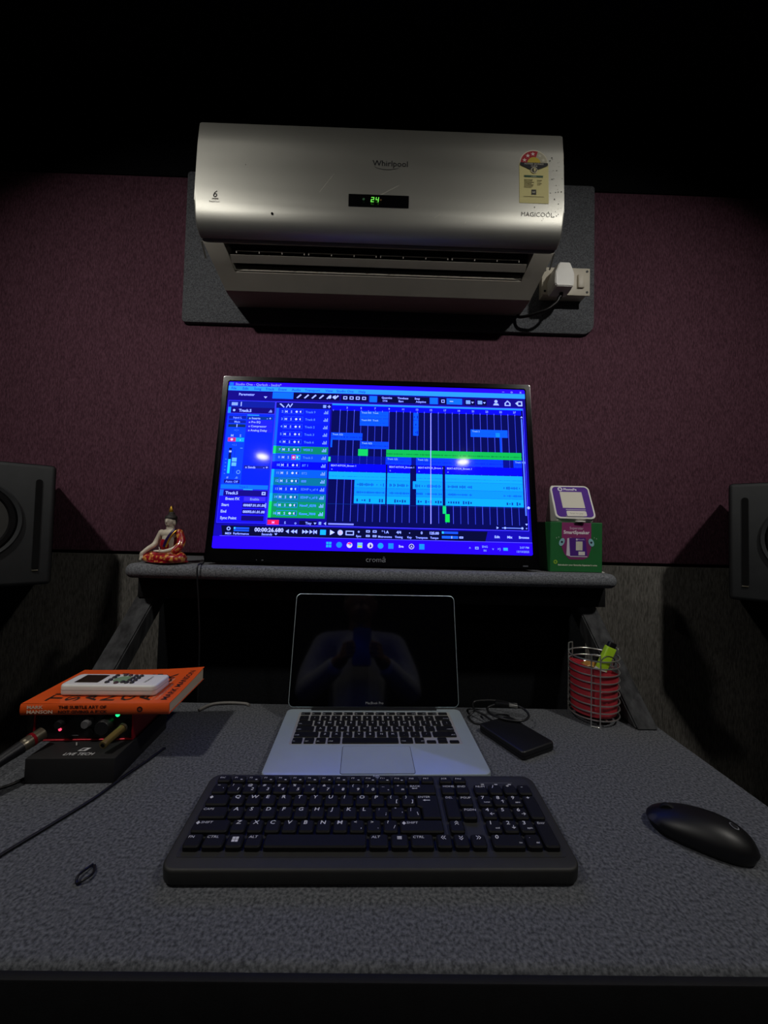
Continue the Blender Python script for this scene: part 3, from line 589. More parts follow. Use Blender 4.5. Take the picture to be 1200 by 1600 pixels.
tx('2:07 PM', 98.9, 53.8, .9, W2, align='R'); tx('13/10/2025', 98.9, 55.1, .9, W2, align='R')
M['screen'] = mat_attr('lit_display', 0.06, emit=1.0, spec=0.5)
dsp = link('display_panel', boxes([(-SW/2-.001, SW/2+.001, 0.0035, 0.010, bb-.001, bb+SH+.001)]), M['gloss_black'], tv)
U.c = [(r, g, b*2.8 if b > 0.4 else b*1.3) for r, g, b in U.c]   # the display is brighter in blue than a picture can show
link('screen_picture', U.mesh(), M['screen'], dsp)

# ------------------------------------------------------------------ figurine
st = thing('seated_figurine', 'small seated meditating figurine in red and gold robe on the shelf', 'figurine', (-0.463, 0.893, SZ+0.0002), (0, 0, R(-14)))
M['ivory'] = mat('ivory_glaze', '#cfc5b4', 0.35, var=0.06, vscale=60)
M['robe'] = mat('red_gold_robe', '#a01424', 0.3, var=0, c2='#dfa04a', vscale=130, detail=2, contrast=0.15, coat=0.4, shift=0.06)
M['red_enamel'] = mat('red_enamel', '#a01226', 0.28, var=0.15, vscale=50, coat=0.4)
M['indigo'] = mat('indigo_enamel', '#231048', 0.3, var=0.15, vscale=60)
M['hair'] = mat('dark_hair_paint', '#26211f', 0.6, var=0.3, vscale=300, bump=0.6, bscale=500)
M['gold'] = mat('gold_paint', '#d6a43a', 0.3, metal=0.7, var=0.1, vscale=60)
body = blob([('e', (0, 0, 0.047), (0.0185, 0.0135, 0.028), (0, 0, 0)), ('e', (0, 0, 0.064), (0.0245, 0.0125, 0.011), (0, 0, 0)),
             ('c', [(0, 0, 0.068), (0, 0, 0.084)], [0.009, 0.0075]), ('e', (0, -0.001, 0.0925), (0.0108, 0.0118, 0.0140), (0, 0, 0)), ('e', (0, -0.0035, 0.0845), (0.0072, 0.0078, 0.0062), (0, 0, 0)),
             ('e', (0, -0.0128, 0.0905), (0.0016, 0.0026, 0.0038), (0, 0, 0)), ('e', (0.0108, 0, 0.0885), (0.0018, 0.003, 0.0062), (0, 0, 0)), ('e', (-0.0108, 0, 0.0885), (0.0018, 0.003, 0.0062), (0, 0, 0)),
             ('e', (0, -0.0108, 0.0848), (0.0032, 0.0016, 0.0011), (0, 0, 0)),
             ('c', [(-0.0225, 0, 0.066), (-0.030, -0.002, 0.050), (-0.0335, -0.008, 0.039), (-0.039, -0.020, 0.030), (-0.044, -0.027, 0.022)], [0.0072, 0.0066, 0.0058, 0.0050, 0.0044]),
             ('e', (-0.0455, -0.0295, 0.018), (0.0046, 0.0034, 0.0075), (0.2, 0.3, 0)),
             ('c', [(-0.0475, -0.030, 0.014), (-0.0485, -0.0315, 0.0075)], [0.0015, 0.0012]), ('c', [(-0.0455, -0.0315, 0.013), (-0.046, -0.033, 0.006)], [0.0015, 0.0012]), ('c', [(-0.0435, -0.0315, 0.013), (-0.0435, -0.033, 0.0066)], [0.0015, 0.0012]), ('c', [(-0.0415, -0.030, 0.015), (-0.0395, -0.031, 0.0095)], [0.0015, 0.0012]),
             ('c', [(0.0225, 0, 0.066), (0.031, -0.003, 0.048), (0.028, -0.016, 0.034), (0.012, -0.026, 0.027), (-0.003, -0.029, 0.0265)], [0.0072, 0.0062, 0.0052, 0.0044, 0.0036]),
             ('e', (-0.006, -0.0295, 0.0268), (0.009, 0.0052, 0.0026), (0, 0, 0)), ('c', [(0.003, -0.031, 0.028), (0.001, -0.0318, 0.036)], [0.0017, 0.0013])], 0.0011, 5)
link('body', body, M['ivory'], st)
legs = blob([('e', (0, -0.006, 0.011), (0.047, 0.030, 0.011), (0, 0, 0)), ('c', [(0.012, 0.002, 0.016), (0.040, -0.012, 0.0135), (0.034, -0.026, 0.012), (0.002, -0.031, 0.0125), (-0.018, -0.029, 0.0135)], [0.0125, 0.0115, 0.0095, 0.0080, 0.006]),
             ('c', [(-0.012, 0.002, 0.016), (-0.040, -0.012, 0.0125), (-0.034, -0.025, 0.010), (0, -0.031, 0.0085), (0.018, -0.031, 0.0085)], [0.0125, 0.0115, 0.0090, 0.0075, 0.006]), ('e', (0, 0.004, 0.024), (0.024, 0.019, 0.012), (0, 0, 0)),
             ('e', (0, -0.006, 0.0035), (0.050, 0.034, 0.0035), (0, 0, 0))], 0.0014, 4)
link('robe_skirt', legs, M['robe'], st)
drape = blob([('c', [(0.0245, -0.001, 0.067), (0.0325, -0.003, 0.050), (0.0335, -0.010, 0.038), (0.028, -0.018, 0.028)], [0.0085, 0.0088, 0.0085, 0.007]), ('e', (0.004, 0.004, 0.046), (0.0195, 0.0135, 0.026), (0, 0, 0))], 0.0013, 4)
link('robe_sleeve', drape, M['robe'], st)
link('robe_chest', blob([('e', (-0.004, -0.003, 0.041), (0.0165, 0.0128, 0.017), (0, 0.35, 0))], 0.0012, 2), M['red_enamel'], st)
link('sash', tube([(0.019, -0.007, 0.0735), (0.014, -0.0135, 0.063), (0.007, -0.0165, 0.050), (0.002, -0.0175, 0.036)], 0.0042, 10), M['indigo'], st)
link('sash_border', tube([(0.0235, -0.0085, 0.0725), (0.0185, -0.0155, 0.062), (0.0125, -0.0185, 0.049), (0.0075, -0.020, 0.035)], 0.0018, 8), M['gold'], st)
hair = blob([('e', (0, 0.0010, 0.0995), (0.0128, 0.0132, 0.0088), (0.12, 0, 0)), ('e', (0, 0.002, 0.1085), (0.0066, 0.0066, 0.0062), (0, 0, 0)), ('e', (0, 0.005, 0.092), (0.0115, 0.0085, 0.010), (0, 0, 0))], 0.0011, 2)
link('hair', hair, M['hair'], st)
P = Print(lambda x, z, l: (x, -0.0001-math.sqrt(max(0, 1-(x/0.0108)**2-((z-0.0925)/0.0140)**2))*0.0118-0.0016, z))
for sx in (-1, 1):
    P.rect(sx*0.0045-.0022, 0.0925, sx*0.0045+.0022, 0.0931, '#4a3a34'); P.rect(sx*0.0045-.0026, 0.0955, sx*0.0045+.0026, 0.0960, '#4a3a34')
link('painted_eyes', P.mesh(), M['print'], st)
link('flame_finial', lathe([(0.0030, 0.112), (0.0042, 0.1145), (0.0036, 0.119), (0.0018, 0.1235), (0.0003, 0.1268)], 14), M['gold'], st)

# ------------------------------------------------------------------ green carton and payment speaker
gx, gy = 0.4445, 0.931
gb = thing('product_carton', 'green and purple product carton on the right end of the shelf', 'box', (gx, gy, SZ+0.0002), (0, 0, R(1.0)))
M['green_card'] = mat('green_card', '#1f6a35', 0.5, var=0.08, vscale=30)
link('carton_body', boxes([(-0.0595, 0.0595, -0.046, 0.046, 0, 0.112)], 0.0012, 1), M['green_card'], gb)
P = Print(lambda x, z, l: (x, -0.0464-l*0.00012, z))
P.rect(-0.0335, 0.073, 0.0335, 0.1112, '#8f2f6e', 0)
P.poly([(-0.0335, 0.073), (0.0335, 0.073), (0.034, 0.056), (0.027, 0.034), (0.016, 0.0285), (-0.016, 0.0285), (-0.027, 0.040), (-0.0335, 0.056)], '#7d2a68', 0)
P.poly([(-0.008, 0.1112), (0.013, 0.1112), (0.010, 0.1055), (-0.005, 0.1055)], '#5a1a48', 1)
P.text('Superstar', 0, 0.096, 0.0082, '#e6d4e4', 2, 'C'); P.text('SmartSpeaker', 0, 0.0858, 0.0105, '#f4ecf4', 2, 'C', bold=.03)
P.poly([(-0.021, 0.0755), (-0.012, 0.0775), (-0.0145, 0.0355), (-0.023, 0.0375)], '#d9cfe0', 2)
P.poly([(-0.017, 0.0765), (0.0205, 0.0775), (0.0245, 0.0375), (-0.0145, 0.0355)], '#4d1c86', 3); P.rect(-0.0015, 0.049, 0.0135, 0.069, '#d8d4c4', 4); P.rect(0.0045, 0.0385, 0.019, 0.0465, '#e2dcd8', 4); P.disc(0.0005, 0.0732, 0.0022, '#e0d8ec', 4); P.text('PhonePe', 0.0035, 0.0720, 0.0042, '#e0d8ec', 4)
P.rect(-0.0145, 0.0345, 0.0245, 0.0362, '#d9cfe0', 4)
for sx in (-1, 1):
    P.poly([(sx*0.0335+sx*0.0062*math.cos(a)-0.0022*math.sin(a)*sx, 0.067+0.0088*math.sin(a)) for a in [R(24*i) for i in range(15)]], '#8ec0cc', 4); P.disc(sx*0.0335, 0.067, 0.0026, '#1c2434', 5)
    P.rect(sx*0.0455-.0006, 0.0745, sx*0.0455+.0006, 0.0775, '#b8c8b0', 2); P.rect(sx*0.0405-.0006, 0.0765, sx*0.0405+.0006, 0.079, '#b8c8b0', 2)
P.disc(-0.0475, 0.0225, 0.0045, '#8fb832', 2); P.disc(-0.0475, 0.0225, 0.002, '#1f6a35', 3); P.text('Introducing your favourite Superstar\'s voice', -0.0415, 0.0145, 0.0050, '#d6e0c8', 2, bold=.03)
link('front_artwork', P.mesh(), M['print'], gb)
link('bottom_flap', boxes([(0.0597, 0.066, -0.044, -0.02, 0.0, 0.0015)]), M['white'], gb)
M['purple'] = mat('violet_face', '#5a3596', 0.75, var=0.05, vscale=30, spec=0.15)
so = thing('payment_speaker', 'violet and white wedge-shaped payment speaker on top of the green carton', 'speaker', (gx+0.0005, gy-0.012, SZ+0.1124), (0, 0, R(-3)))
SBT = R(28)
def wedge():
    pts = [(-0.033, 0.004), (-0.031, 0.0), (0.040, 0.0), (0.042, 0.004), (0.016, 0.0835), (0.011, 0.086), (0.006, 0.083)]
    return extrude_x(pts, -0.040, 0.040, 0.004, 3)
link('housing', wedge(), M['white'], so)
fc = link('face_plate', prism(rrect(0.090, 0.089, 0.012, 6), 0, 0.005, 0.0016, 2), M['white'], so, (0, -0.0125, 0.0445), (R(90)-SBT, 0, 0))
link('face_panel', prism(rrect(0.0815, 0.0805, 0.009, 6), 0.0048, 0.0056), M['purple'], fc)
P = Print(lambda x, y, l: (x, y, 0.0058+l*0.0001))
P.disc(-0.0225, 0.0335, 0.0055, '#e6e0ee', 0, 18); P.disc(-0.0225, 0.0335, 0.0032, '#5a3596', 1); P.text('PhonePe', -0.0145, 0.0305, 0.0085, '#e6e0ee', 0, bold=.03)
P.rect(-0.025, -0.017, 0.025, 0.0262, '#cfcabb', 0); P.rect(-0.019, -0.0225, 0.025, -0.0205, '#b0a4c4', 0)
P.poly(rrect(0.044, 0.0135, 0.003, 4, 0.003, -0.0315), '#d4cfc6', 1); P.text('Scan to pay', 0.003, -0.0332, 0.0062, '#8f8878', 2, 'C'); P.rect(-0.022, -0.0405, 0.017, -0.0375, '#6f6a72', 1)
link('face_print', P.mesh(), M['print'], fc)
link('base_tab', boxes([(0.000, 0.020, -0.040, -0.030, 0.0, 0.003)], 0.001), M['white'], so)

# ------------------------------------------------------------------ laptop
lp = thing('laptop', 'open silver laptop with black keys and dark screen under the shelf', 'laptop', (0.0015, 0.7655, DZ+0.0003), (0, 0, R(2.0)))
LW, LD, LT = 0.325, 0.200, 0.0225
link('base', prism(rrect(LW, LD, 0.011, 6, 0, -LD/2), 0.0, LT, 0.002, 2, both=True), M['alu'], lp)
link('hinge_bar', boxes([(-0.118, 0.118, -0.0075, -0.0005, LT-0.004, LT+0.0035)], 0.0015), M['black'], lp)
lid = link('lid', prism(rrect(LW, 0.211, 0.010, 6, 0, 0.1055), -0.006, 0.0, 0.0012, 2, both=True), M['alu'], lp, (0, -0.001, LT+0.0028), (R(90-16.5), 0, 0))
M['glass'] = mat('dark_screen_glass', '#050507', 0.05, var=0.1, vscale=10, spec=1.0, coat=0.6)
link('screen_glass', prism(rrect(LW-0.0028, 0.2083, 0.009, 6, 0, 0.1055), 0.0, 0.0006), M['glass'], lid)
P = Print(lambda x, y, l: (x, y, 0.0008)); P.text('MacBook Pro', 0.0, 0.0058, 0.0062, '#8d8f94', align='C'); link('model_lettering', P.mesh(), M['print'], lid)
link('trackpad', prism(rrect(0.105, 0.069, 0.003, 4, 0, -0.1630), LT-0.001, LT+0.0004), M['alu'], lp)
link('trackpad_groove', prism(rrect(0.1064, 0.0704, 0.0035, 4, 0, -0.1630), LT-0.001, LT+0.0002), M['black'], lp)
M['well'] = mat('key_well_aluminium', '#c4c3bb', 0.45, metal=0.6, var=0.03, vscale=20)
KX0, KY0, KU = -0.1355, -0.0185, 0.0190
link('key_well', prism(rrect(0.2775, 0.1085, 0.003, 3, 0.0005, -0.0685), LT-0.001, LT+0.0002), M['well'], lp)
M['lkey'] = mat('black_laptop_key', '#0c0c0e', 0.6, var=0.1, vscale=80, spec=0.2)
_kc = {}
def key_mesh(wd, ht, th, r, bev, tag):
    k = (tag, round(wd, 4), round(ht, 4))
    if k not in _kc: _kc[k] = prism(rrect(wd, ht, r, 2), 0, th, bev, 1, scale_top=1.0)
    return _kc[k]
LROWS = [[('esc', 1.02)]+[('F%d' % i, 1.02) for i in range(1, 13)]+[('', 1.02)],
         [('`', 1)]+[(c, 1) for c in '1234567890-=']+[('delete', 1.5)],
         [('tab', 1.5)]+[(c, 1) for c in 'QWERTYUIOP[]']+[('\\', 1)],
         [('caps', 1.75)]+[(c, 1) for c in "ASDFGHJKL;'"]+[('return', 1.75)],
         [('shift', 2.25)]+[(c, 1) for c in 'ZXCVBNM,./']+[('shift', 2.25)],
         [('fn', 1), ('ctrl', 1), ('alt', 1), ('cmd', 1.25), ('', 5.0), ('cmd', 1.25), ('alt', 1)]]
M['legend'] = mat_attr('key_legend', 0.5)
def mac_key(txt, x0, wd, yc, ht):
    k = link('key', key_mesh(wd*KU-0.0032, ht, 0.0016, 0.0015, 0.0004, 'mac'), M['lkey'], lp, (x0+wd*KU/2, yc, LT+0.0003))
    if txt:
        P = Print(lambda x, y, l: (x, y, 0.0018)); wds = len(txt) > 1
        if wds: P.text(txt, -wd*KU/2+0.0030 if x0 < 0.05 else wd*KU/2-0.0030, -0.0042, 0.0042, '#b9bcc2', align='L' if x0 < 0.05 else 'R')
        else: P.text(txt, 0, -0.0022, 0.0062, '#c6c9ce', align='C')
        link('legend', P.mesh(), M['legend'], k)
for ri, row in enumerate(LROWS):
    yc = KY0-0.0065*0.5 if ri == 0 else KY0-0.0105-0.0095-(ri-1)*0.0187
    ht = 0.0080 if ri == 0 else 0.0157; tot = sum(w_ for _, w_ in row)
    x = KX0; sc = 14.5/tot if ri < 5 else 1
    for txt, w_ in row:
        mac_key(txt, x, w_*sc*0.985, yc, ht); x += w_*sc*KU*0.985
ya = KY0-0.0105-0.0095-4*0.0187-0.0041
for i, (dx, dy) in enumerate(((0, 0), (1, 0), (2, 0), (1, 0.0082))):
    k = link('key', key_mesh(0.0150, 0.0074, 0.0016, 0.0015, 0.0004, 'mac'), M['lkey'], lp, (KX0+(11.5+dx)*KU*0.985+0.0095, ya+dy, LT+0.0003))

# ------------------------------------------------------------------ keyboard
kb = thing('desktop_keyboard', 'full-size black desktop keyboard with white legends before the laptop', 'keyboard', (0.0045, 0.4185, DZ+0.0004), (R(4.6), 0, R(0.9)))
KBW, KBD, KBT = 0.4345, 0.1385, 0.0185
M['kb'] = mat('charcoal_keyboard_plastic', '#232322', 0.6, var=0.1, vscale=60, bump=0.08, bscale=1200)
M['kbkey'] = mat('black_keycap', '#0f0f11', 0.62, var=0.1, vscale=90, bump=0.05, bscale=1400, spec=0.25)
link('chassis', prism(rrect(KBW, KBD, 0.014, 7, 0, KBD/2), 0.0015, KBT, 0.003, 3, both=True), M['kb'], kb)
for x in (-0.17, 0.17): link('foot', boxes([(x-.015, x+.015, 0.115, 0.128, -0.0092, 0.003)], 0.001), M['black'], kb, (0, 0, 0))
link('key_bed', prism(rrect(0.4145, 0.1165, 0.004, 3, 0, 0.0725), KBT-0.001, KBT+0.0003), M['kb'], kb)
U0 = 0.01905; XL = -0.2048
RY_ = [0.1215, 0.1045, 0.0855, 0.0665, 0.0475, 0.0285]
KR = {0: [('ESC', 1, '')]+[('F%d' % i, 1, '') for i in range(1, 13)]+[('INS', 1, ''), ('PRT', 1, '')],
      1: [('~', 1, '`'), ('!', 1, '1'), ('@', 1, '2'), ('#', 1, '3'), ('$', 1, '4'), ('%', 1, '5'), ('^', 1, '6'), ('&', 1, '7'), ('*', 1, '8'), ('(', 1, '9'), (')', 1, '0'), ('_', 1, '-'), ('+', 1, '='), ('BACK', 2, '')],
      2: [('TAB', 1.5, '')]+[(c, 1, '') for c in 'QWERTYUIOP']+[('{', 1, '['), ('}', 1, ']')],
      3: [('CAPS', 1.75, '')]+[(c, 1, '') for c in 'ASDFGHJKL']+[(':', 1, ';'), ('"', 1, "'"), ('|', 1, '\\')],
      4: [('SHIFT', 2.25, '')]+[(c, 1, '') for c in 'ZXCVBNM']+[('<', 1, ','), ('>', 1, '.'), ('?', 1, '/'), ('SHIFT', 2.75, '')],
      5: [('FN', 1.05, ''), ('CTRL', 1.3, ''), ('WIN', 1.05, ''), ('ALT', 1.05, ''), ('', 5.95, ''), ('ALT', 1.25, ''), ('MENU', 1.15, ''), ('CTRL', 1.45, '')]}
def kb_key(xu, wu, y0, y1, t='', s='', big=False):
    wd = wu*U0-0.0028; ht = y1-y0-0.0026
    k = link('key', key_mesh(wd, ht, 0.0062, 0.0028, 0.0014, 'hp'), M['kbkey'], kb, (XL+(xu+wu/2)*U0, (y0+y1)/2, KBT+0.0003))
    if t or s:
        P = Print(lambda x, y, l: (x, y, 0.00645)); C_ = '#d6d6da'
        if t == 'WIN':
            for a in (0, 1):
                for b in (0, 1): P.poly([(-0.0034+a*0.0036, -0.0026+b*0.0034), (-0.0034+a*0.0036+.0031, -0.0026+b*0.0034), (-0.0034+a*0.0036+.0031, b*0.0034+.0003), (-0.0034+a*0.0036, b*0.0034+.0003)], C_)
        elif t == 'MENU':
            for q in range(3): P.rect(-.0026, .0008+q*.0014, .0024, .0017+q*.0014, C_)
        elif t in ('up', 'down', 'left', 'right'):
            r = {'up': 0, 'left': 90, 'down': 180, 'right': 270}[t]; c, d = math.cos(R(r)), math.sin(R(r))
            for o in (-.0012, .0014):
                pts = [(-.0022, o-.0012), (0, o+.001), (.0022, o-.0012), (.0022, o-.0002), (0, o+.002), (-.0022, o-.0002)]
                P.poly([(px*c-py*d, px*d+py*c+.003) for px, py in pts], C_)
        elif len(t) > 1:
            if t == 'SHIFT' or t == 'TAB': P.poly([(-wd/2+.0022, ht/2-.0052), (-wd/2+.0045, ht/2-.0028), (-wd/2+.0068, ht/2-.0052), (-wd/2+.0045, ht/2-.0076)], C_)
            if t != 'TAB': P.text(t, -wd/2+(.0075 if t == 'SHIFT' else .0024), ht/2-.0060, 0.0042 if ht > .012 else 0.0034, C_, wide=1.25, shear=.15)
            if t == 'ENTER' or t == 'BACK': P.rect(-wd/2+.006, ht/2-.0088, -wd/2+.0115, ht/2-.0079, C_); P.poly([(-wd/2+.0045, ht/2-.0083), (-wd/2+.0065, ht/2-.0070), (-wd/2+.0065, ht/2-.0096)], C_)
        else:
            small = bool(s) and not t.isdigit()
            P.text(t, -wd/2+.0042, ht/2-.0066 if not small else ht/2-.0055, 0.0068 if not small else 0.0050, C_, wide=1.25, bold=.012, shear=.12)
        if s: P.text(s, wd/2-.0030, -ht/2+.0040, 0.0062 if len(s) == 1 else 0.0028, C_, align='R', wide=1.15, bold=.012, shear=.12)
        if t[:1] == 'F' and t[1:].isdigit(): P.rect(wd/2-.0058, -ht/2+.0022, wd/2-.0032, -ht/2+.0034, C_)
        link('legend', P.mesh(), M['legend'], k)
H2 = 0.0095
for r, row in KR.items():
    x = 0; hh = 0.0068 if r == 0 else H2
    for t, wu, s in row: kb_key(x, wu, RY_[r]-hh, RY_[r]+hh, t, s); x += wu
# enter key: upper half wider, one cap
ek = link('key', prism([(XL+13.52*U0, RY_[2]+H2-.0013), (XL+13.52*U0, RY_[2]-H2+.001), (XL+13.80*U0, RY_[3]+H2-.002), (XL+13.80*U0, RY_[3]-H2+.0013), (XL+15*U0-.0014, RY_[3]-H2+.0013), (XL+15*U0-.0014, RY_[2]+H2-.0013)][::-1], 0, 0.0062, 0.0012, 1), M['kbkey'], kb, (0, 0, KBT+0.0003))
P = Print(lambda x, y, l: (x, y, 0.00645)); P.text('ENTER', XL+13.65*U0, RY_[2]+.003, .0042, '#d6d6da', wide=1.2, shear=.15); P.rect(XL+14.05*U0, RY_[2]-.0012, XL+14.4*U0, RY_[2]-.0002, '#d6d6da'); P.poly([(XL+13.92*U0, RY_[2]-.0007), (XL+14.08*U0, RY_[2]+.0008), (XL+14.08*U0, RY_[2]-.0022)], '#d6d6da'); link('legend', P.mesh(), M['legend'], ek)
for i, t in enumerate(('SCR', 'PAU')): kb_key(15.25+i, 1, RY_[0]-.0068, RY_[0]+.0068, t)
for i, t in enumerate(('HOME', 'END')): kb_key(15.25+i, 1, RY_[1]-H2, RY_[1]+H2, t)
kb_key(15.25, 1, RY_[3]-H2, RY_[2]+H2, 'DEL'); kb_key(16.25, 1, RY_[2]-H2, RY_[2]+H2, 'PGUP'); kb_key(16.25, 1, RY_[3]-H2, RY_[3]+H2, 'PGDN')
kb_key(15.25, 1, RY_[4]-H2, RY_[4]+H2, 'up')
for i, t in enumerate(('left', 'down', 'right')): kb_key(14.3+i, 1, RY_[5]-H2, RY_[5]+H2, t)
NP = 17.5
for i, t in enumerate(('NUM', '/', '*', '-')): kb_key(NP+i, 1, RY_[1]-H2, RY_[1]+H2, t)
for j, row in enumerate((('7', '8', '9'), ('4', '5', '6'), ('1', '2', '3'))):
    for i, t in enumerate(row): kb_key(NP+i, 1, RY_[2+j]-H2, RY_[2+j]+H2, t, [['home', '↑', 'pgup'], ['←', '', '→'], ['end', '↓', 'pgdn']][j][i])
kb_key(NP+3, 1, RY_[3]-H2, RY_[2]+H2, '+'); kb_key(NP+3, 1, RY_[5]-H2, RY_[4]+H2, 'Entr'); kb_key(NP, 2, RY_[5]-H2, RY_[5]+H2, '0', 'ins'); kb_key(NP+2, 1, RY_[5]-H2, RY_[5]+H2, '.', 'del')
P = Print(lambda x, y, l: (x, y, KBT+0.0003+l*.0001)); P.disc(0.0035, KBD-0.0055, 0.0048, '#8f96a8', 0, 20); P.text('hp', 0.0037, KBD-0.0068, 0.0072, '#12131a', 1, 'C', shear=.25); link('maker_logo', P.mesh(), M['print'], kb)
P = Print(lambda x, y, l: (x, y, KBT+0.0005))
for i in range(3): P.rect(XL+(NP+.75+i*.95)*U0, RY_[0]-.003, XL+(NP+.75+i*.95)*U0+.004, RY_[0]-.0005, '#b8b8bc')
P.rect(XL+(NP+.7)*U0, RY_[0]+.0012, XL+(NP+3)*U0, RY_[0]+.0017, '#6a6a6e'); link('indicator_icons', P.mesh(), M['print'], kb)

# ------------------------------------------------------------------ mouse
ms = thing('computer_mouse', 'black wireless mouse on the felt desk right of the keyboard', 'mouse', (0.3985, 0.4885, DZ), (0, 0, R(-38)))
def mouse_shell(z0=0.010, grow=1.0, hmax=0.037, flat=False):
    bm = bmesh.new(); nu, nr = 48, 14; Lh, Wh = 0.054, 0.030; rings = []
    def pt(a, r):
        c, s_ = math.cos(a), math.sin(a); e = 2/2.5
        x = Lh*grow*math.copysign(abs(c)**e, c)*r; y = Wh*grow*math.copysign(abs(s_)**e, s_)*r*(1-0.10*math.copysign(abs(c), c)*-1*0.6)
        k = x/(Lh*grow); hh = hmax*(0.86-0.10*k*k+0.14*k)   # higher towards the palm (+x)
        z = z0+(hh-z0)*(max(0, 1-r**2.6))**0.62
        return (x, y, z0+0.001 if flat else z)
    for j in range(1, nr+1): rings.append([bm.verts.new(pt(2*math.pi*i/nu, j/nr)) for i in range(nu)])
    c = bm.verts.new(pt(0, 0))
    for i in range(nu): bm.faces.new((c, rings[0][i], rings[0][(i+1) % nu]))
    for a, b in zip(rings, rings[1:]):
        for i in range(nu): bm.faces.new((a[i], b[i], b[(i+1) % nu], a[(i+1) % nu]))
    low = [bm.verts.new((v.co.x*0.93, v.co.y*0.90, 0.0012)) for v in rings[-1]]
    for i in range(nu): bm.faces.new((rings[-1][i], low[i], low[(i+1) % nu], rings[-1][(i+1) % nu]))
    bm.faces.new(low)
    return from_bm(bm, 45)
M['mouse'] = mat('gloss_black_mouse', '#0b0b0d', 0.46, var=0.15, vscale=40)
link('shell', mouse_shell(), M['mouse'], ms)
link('glide_base', prism([(x*0.9, y) for x, y in rrect(0.100, 0.048, 0.02, 6)], 0.0, 0.0014), M['black_matte'], ms)
link('scroll_wheel', lathe([(0.004, -0.0035), (0.0085, -0.0035), (0.0095, -0.002), (0.0095, 0.002), (0.0085, 0.0035), (0.004, 0.0035)], 24, 'Y'), M['black_matte'], ms, (-0.0305, 0, 0.0195))
def ms_z(x, y):
    r = math.hypot(x/0.054, y/0.030); k = x/0.054; hh = 0.037*(0.86-0.10*k*k+0.14*k); return 0.010+(hh-0.010)*(max(0, 1-r**2.6))**0.62
P = Print(lambda x, y, l: (x, y, ms_z(x, y)+0.0003))
for q in range(8): P.rect(-0.0525+q*0.0018, -0.0004, -0.0525+(q+1)*0.0018, 0.0004, '#020203')
link('button_seam', P.mesh(), M['print'], ms)
P = Print(lambda x, y, l: (x, y, ms_z(x, y)+0.0009)); P.poly([(0.032+0.0045*math.cos(R(a)), 0.0045*math.sin(R(a))) for a in range(0, 360, 20)], '#7d7f86'); link('logo_ring', P.mesh(), M['print'], ms)
P = Print(lambda x, y, l: (x, y, ms_z(x, y)+0.0013)); P.poly([(0.032+0.0034*math.cos(R(a)), 0.0034*math.sin(R(a))) for a in range(0, 360, 20)], '#17171a'); link('logo_center', P.mesh(), M['print'], ms)

# ------------------------------------------------------------------ portable drive and its cable
hd = thing('portable_drive', 'flat black portable hard drive lying between laptop and pen holder', 'hard drive', (0.249, 0.7045, DZ+0.0003), (0, 0, R(-62.5)))
link('case', prism(rrect(0.104, 0.074, 0.006, 5), 0, 0.0145, 0.003, 3, both=True), M['black'], hd)
link('seam', prism(rrect(0.1043, 0.0743, 0.006, 5), 0.0066, 0.0074), M['dark'], hd)
link('port', boxes([(-0.0528, -0.0515, -0.006, 0.006, 0.004, 0.0095)]), M['black_matte'], hd)
uc = thing('usb_cable', 'short black cable curled on top of the portable hard drive', 'cable', (0, 0, 0))
link('wire', tube([(0.222, 0.752, DZ+0.011), (0.212, 0.772, DZ+0.012), (0.198, 0.792, DZ+0.014), (0.205, 0.812, DZ+0.020), (0.250, 0.800, DZ+0.027), (0.285, 0.775, DZ+0.026), (0.291, 0.752, DZ+0.021), (0.272, 0.737, DZ+0.0185), (0.245, 0.742, DZ+0.0185), (0.225, 0.763, DZ+0.017), (0.222, 0.785, DZ+0.019), (0.240, 0.790, DZ+0.025)], 0.0021, 8), M['black'], uc)
link('wire', tube([(0.198, 0.792, DZ+0.010), (0.185, 0.780, DZ+0.004), (0.19, 0.762, DZ+0.0025), (0.205, 0.755, DZ+0.0025)], 0.0018, 8), M['black'], uc)
link('plug_sleeve', rbox(0.026, 0.013, 0.008, 0.002), M['black'], uc, (0.252, 0.789, DZ+0.0265), (0, 0, R(-14)))
link('metal_plug', rbox(0.016, 0.011, 0.0048, 0.0006, 1), M['chrome'], uc, (0.2725, 0.784, DZ+0.0262), (0, 0, R(-14)))
link('plug_sleeve', rbox(0.018, 0.011, 0.006, 0.0015), M['black'], uc, (0.2265, 0.7415, DZ+0.0105), (0, 0, R(117)))

# ------------------------------------------------------------------ wire pen holder with contents
PX, PY = 0.4375, 0.797; PR = 0.0455; PHT = 0.128
ph = thing('wire_pen_holder', 'chrome wire-ring pen holder with red inner cup by the right shelf leg', 'pen holder', (PX, PY, DZ+0.0004), (0, 0, R(4)))
M['redcup'] = mat('red_translucent_plastic', '#b8323e', 0.35, var=0.15, vscale=30, coat=0.1)
for k in range(9):
    r = PR
    link('wire_ring', tube(ring_pts(r, 0.0125+k*0.01375), 0.0013, 6, True, 0), M['chrome'], ph)
for a0 in (-118, 2, 122):
    def sp(a, z, rr_=PR+0.0026): return (rr_*math.cos(R(a)), rr_*math.sin(R(a)), z)
    d = 9.0
    link('wire_support', tube([sp(a0-d, 0.1285), sp(a0-d, 0.07), sp(a0-d, 0.004), sp(a0-d+2, 0.0015), sp(a0+d-2, 0.0015), sp(a0+d, 0.004), sp(a0+d, 0.07), sp(a0+d, 0.1285), sp(a0+d-3, 0.135), sp(a0-d+3, 0.135)], 0.0012, 6, True, 4), M['chrome'], ph)
link('base_wires', tubes([([(-PR, 0, 0.0125), (PR, 0, 0.0125)], 0.0012, False), ([(0, -PR, 0.0125), (0, PR, 0.0125)], 0.0012, False)], 6), M['chrome'], ph)
